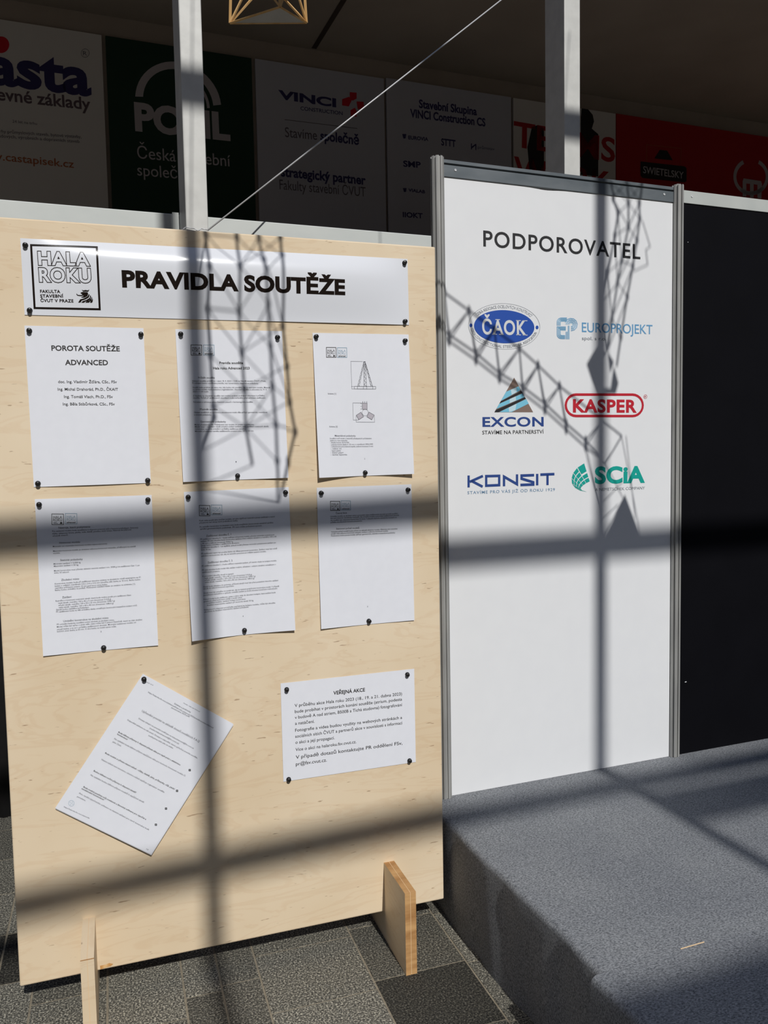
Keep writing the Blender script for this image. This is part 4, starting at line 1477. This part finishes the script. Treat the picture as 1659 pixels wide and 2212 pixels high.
t = hung('white wall banner with large thin red letters, half hidden by the right column', 1109, 212, 1330, 245, 'b_white')
z_ = Z(2.517, 1000, 0)
put(t, 'lettering', 'b_red', [('TEAMS', (1109, 316), (1328, 351), 54, .02), ('WORK', (1109, 392), (1318, 424), 54, .02)])
put(t, 'printed_figure', 'b_black', (), [z_((645, 590), (680, 595), (705, 625), (712, 660), (700, 700), (735, 730), (735, 960), (640, 950), (640, 640)), z_((375, 690), (410, 680), (440, 700), (440, 930), (360, 920), (350, 800))])

t = hung('red wall banner with a black name plate and a white ring emblem', 1331.5, 245.5, 1720, 305.5, 'b_red')
put(t, 'plate', 'b_black', (), [z_((965, 878), (1205, 905), (1215, 915), (1215, 985), (1205, 992), (975, 968), (965, 955)), z_((1040, 862), (1070, 815), (1110, 820), (1140, 872))])
m = MB()
write(m, WALL, 'SWIETELSKY', (1388.5, 374), (1476, 386.5), 15, .012, 0.004, 1.0, 4)
m.build('lettering', M['b_pale'], t)
m = MB()
stroke(m, WALL, z_((998, 880), (998, 787), (1186, 808), (1184, 895)), 0.8, 0.002)
m.build('frame_line', M['b_brick'], t)
m = MB()
for a0, a1 in ((-62, 130), (-118, -320)):
    p = [(1622 + 35 * math.cos(math.radians(a0 + (a1 - a0) * i / 20)), 382 + 36 * math.sin(math.radians(a0 + (a1 - a0) * i / 20))) for i in range(21)]
    if a0 == -62:
        p = p[:]
    stroke(m, WALL, p, 6.5, 0.002)
poly(m, WALL, z_((1520, 985), (1525, 970), (1620, 985), (1625, 1000), (1622, 1080), (1600, 1078), (1600, 1005), (1580, 1002), (1580, 1076), (1560, 1074), (1560, 1000), (1540, 998), (1540, 1070), (1520, 1068)), 0.002)
m.build('ring_emblem', M['b_pale'], t)

# ================================================================== hanging model towers and the jib
def tower(name, label, chords, braces, r, loc=None, dots=True, plates=(), strings=(), thin=1.0):
    allp = [p for c in chords for p in c]
    lo = min(allp, key=lambda p: p.z)
    t = thing(name, label, 'model', loc or lo)
    for c in chords:
        m = MB()
        for a, b in zip(c, c[1:]):
            m.rod(a, b, r * 1.15, 4)
        m.build('chord', M['wood'], t)
    m = MB()
    for a, b in braces:
        m.rod(a, b, r * thin, 4)
    m.build('bracing', M['wood'], t)
    if dots:
        m = MB()
        for c in chords:
            for p in c[1:-1]:
                m.lathe(p - ZU * r * 2.0, ZU, [(r * .8, -r * 2), (r * 2.0, r * 0.8), (r * 2.0, r * 3.2), (r * .8, r * 6)], 8)
        m.build('glue_joint', M['gluedot'], t)
    for pl in plates:
        m = MB()
        n = len(pl)
        c = sum(pl, Vector()) / n
        nn = (pl[1] - pl[0]).cross(pl[2] - pl[0]).normalized() * 0.0012
        m.add([p + nn for p in pl] + [p - nn for p in pl], [tuple(range(n)), tuple(range(2 * n - 1, n - 1, -1))] + [(i, i + n, (i + 1) % n + n, (i + 1) % n) for i in range(n)])
        m.build('tissue_panel', M['film'], t)
    if strings:
        m = MB()
        for a, b in strings:
            m.rod(a, b, 0.0019, 5)
        m.build('hanging_string', M['steel'], t)
    return t


def cast(fr, u, v, s):
    """the point a distance s up the sun's path from a place on a face"""
    return fr.w(u, v) - SD * s


# the model tower seen at the top of the picture
V0 = 0.62
fa, fb, fc = plane_y(V0), plane_y(V0 - 0.02), plane_y(V0 - 0.12)
A_, B_, C_ = fa.w(497, 50), fb.w(662, 49), fc.w(605, 15)
up_ = Vector((0.0, 0.0, 0.14))
ctr = (A_ + B_ + C_) / 3
lev = []
for k in range(6):
    f = 1 - 0.05 * k
    lev.append([ctr + (p - ctr) * f + up_ * k for p in (A_, B_, C_)])
chords = [[l[i] for l in lev] for i in range(3)]
br = [(A_, B_), (B_, C_), (C_, A_)]
for k in range(5):
    for i in range(3):
        j = (i + 1) % 3
        if k % 2 == 0:
            mid = (lev[k + 1][i] + lev[k + 1][j]) / 2
            br += [(lev[k][i], mid), (lev[k][j], mid)]
        else:
            br += [((lev[k][i] + lev[k][j]) / 2, lev[k + 1][i]), ((lev[k][i] + lev[k][j]) / 2, lev[k + 1][j])]
        br.append((lev[k + 1][i], lev[k + 1][j]))
top = sum(lev[5], Vector()) / 3 + Vector((0, 0, 0.3))
tower('hanging_tower_model', 'hanging wooden stick tower model with a grey tissue base, at the top of the picture', chords, br, 0.0042, dots=False, plates=[(A_, B_, C_)],
      strings=[(p, top) for p in lev[5]] + [(top, top + Vector((0, 0, 1.6)))])

# lattice tower overhead whose shadow lies on the notice board
s0 = [(1.12, [(440, 470), (445, 506), (451, 590), (449, 671), (455, 769), (461, 879), (462, 902), (431, 995), (426, 1056)]),
      (1.22, [(508, 465), (511.6, 512), (516, 590), (516, 677), (522, 763), (527.5, 842), (530.5, 925.5), (545, 1006)]),
      (1.28, [(552, 470), (559, 512), (568, 570), (578, 665), (584, 749), (588, 836), (595.5, 921), (598, 1000), (601, 1083)]),
      (1.16, [(604, 470), (605.6, 512), (608.5, 554), (611, 705), (620, 792), (626, 869), (637.5, 933), (622, 1000), (609, 1062)])]
chords = [[cast(BOARD, u, v, s) for u, v in pts] for s, pts in s0]
L_, Cc, R1, R2 = chords
br = [(L_[8], R1[8]), (R1[8], R2[8]), (L_[8], Cc[7])]
for k in range(1, 6):
    br += [(L_[k], Cc[k + 1]), (Cc[k], R1[k + 1]), (R1[k], R2[k + 1]) if k < 5 else (R1[k], R2[k]), (Cc[k + 1], R2[k])]
    if k % 2:
        br += [(Cc[k], L_[k]), (R1[k], Cc[k + 1])]
br += [(Cc[6], R1[7]), (Cc[6], cast(BOARD, 440, 975, 1.14)), (R1[6], R2[6]), (Cc[6], R1[6])]
tower('hanging_tower_model', 'tall wooden lattice tower model hung overhead in front of the notice board', chords, br, 0.0038,
      thin=0.55,
      strings=[(L_[1], cast(BOARD, 417, 740, 1.12)), (L_[0], L_[0] + Vector((0.05, 0, 1.2)))])

# slender tower overhead whose shadow lies on the white panel
s0 = [(1.25, [(1318, 395), (1324.6, 429), (1335, 462), (1328, 509), (1313, 589), (1301, 657), (1291.7, 744)]),
      (1.33, [(1352, 395), (1357.5, 439), (1357.5, 490), (1343, 563), (1334, 610), (1322, 688), (1312.8, 758)]),
      (1.29, [(1386, 395), (1381, 439), (1382, 472), (1376, 519), (1367, 575), (1355, 641), (1341, 728), (1332, 791)])]
chords = [[cast(PANEL, u, v, s) for u, v in pts] for s, pts in s0]
br = []
for k in range(6):
    br += [(chords[0][k], chords[1][k + 1]), (chords[1][k], chords[2][k + 1]), (chords[1][k], chords[0][k + 1]), (chords[2][k], chords[1][k + 1])]
pc = lambda pts, s: [cast(PANEL, u, v, s) for u, v in pts]
w_ = pc([(1388, 478), (1404.5, 533), (1395, 540), (1399, 572), (1369, 586)], 1.27)
br += list(zip(w_, w_[1:]))
tower('hanging_tower_model', 'slender wooden tower model with tissue diamonds hung overhead in front of the white panel', chords, br, 0.0038,
      plates=[pc([(1289, 747), (1267, 787), (1277, 818), (1297, 790), (1312, 762)], 1.25), pc([(1277, 818), (1288, 850), (1296, 820), (1297, 790)], 1.251), pc([(1314, 762), (1326, 782), (1318, 806)], 1.28), pc([(1326, 790), (1336, 828), (1330, 850), (1318, 850), (1322, 815)], 1.29), pc([(1286, 834), (1288, 851), (1330, 851), (1328, 841)], 1.27)],
      strings=[(chords[1][0], chords[1][0] + Vector((0.1, 0, 1.2)))], thin=0.62)

# crane jib overhead, with its load
upc = [(900, 603), (960, 632), (1013, 671), (1068, 712), (1122, 752.6), (1162, 789), (1208.5, 834), (1300, 907), (1343, 942)]
loc_ = [(900, 672), (943, 704), (970, 723), (1028, 762.6), (1079, 806), (1129, 835.5), (1177, 872), (1223, 915), (1265, 951.6), (1308, 1001)]
lo2 = [(900, 684), (943, 716), (970, 737), (1028, 778), (1079, 818), (1129, 849), (1177, 886), (1223, 928), (1265, 966), (1308, 1001)]
U, LO, L2 = pc(upc, 1.12), pc(loc_, 1.06), pc(lo2, 1.16)
br = [(U[8], LO[9]), (U[7], LO[8]), (U[7], L2[8]), (U[8], L2[9])]
for a_, b_ in ((1, 2), (2, 3), (3, 4), (4, 5), (5, 6), (6, 7)):
    br += [(U[a_], LO[b_]), (U[a_], L2[b_])]
for a_, b_ in ((2, 2), (3, 3), (4, 4), (5, 5), (6, 6)):
    br += [(U[a_], LO[b_]), (U[a_], L2[b_])]
for k in range(2, 9):
    br.append((LO[k], L2[k]))
tri_ = pc([(1350, 1069), (1305, 1166), (1386, 1166)], 1.12)
sg = [(pc([a], 1.12)[0], pc([b], 1.12)[0]) for a, b in (((1298, 907), (1304, 1165)), ((1265, 955), (1303, 1150)), ((1343, 945), (1384, 1160)), ((1352, 942), (1372, 1120)), ((1265, 975), (1300, 1130)), ((1308, 1001), (1345, 1075)), ((1303, 1160), (1350, 1070)), ((1304, 1120), (1335, 1090)), ((1304, 1085), (1345, 1040)))]
tower('hanging_jib_model', 'wooden crane jib model with a triangular load hung overhead in front of the white panel', [U, LO, L2], br + sg[:0], 0.0040,
      plates=[tri_], thin=0.8, strings=sg + [(U[0], U[0] + Vector((0, 0, 1.3))), (U[7], U[7] + Vector((0, 0, 1.3)))])
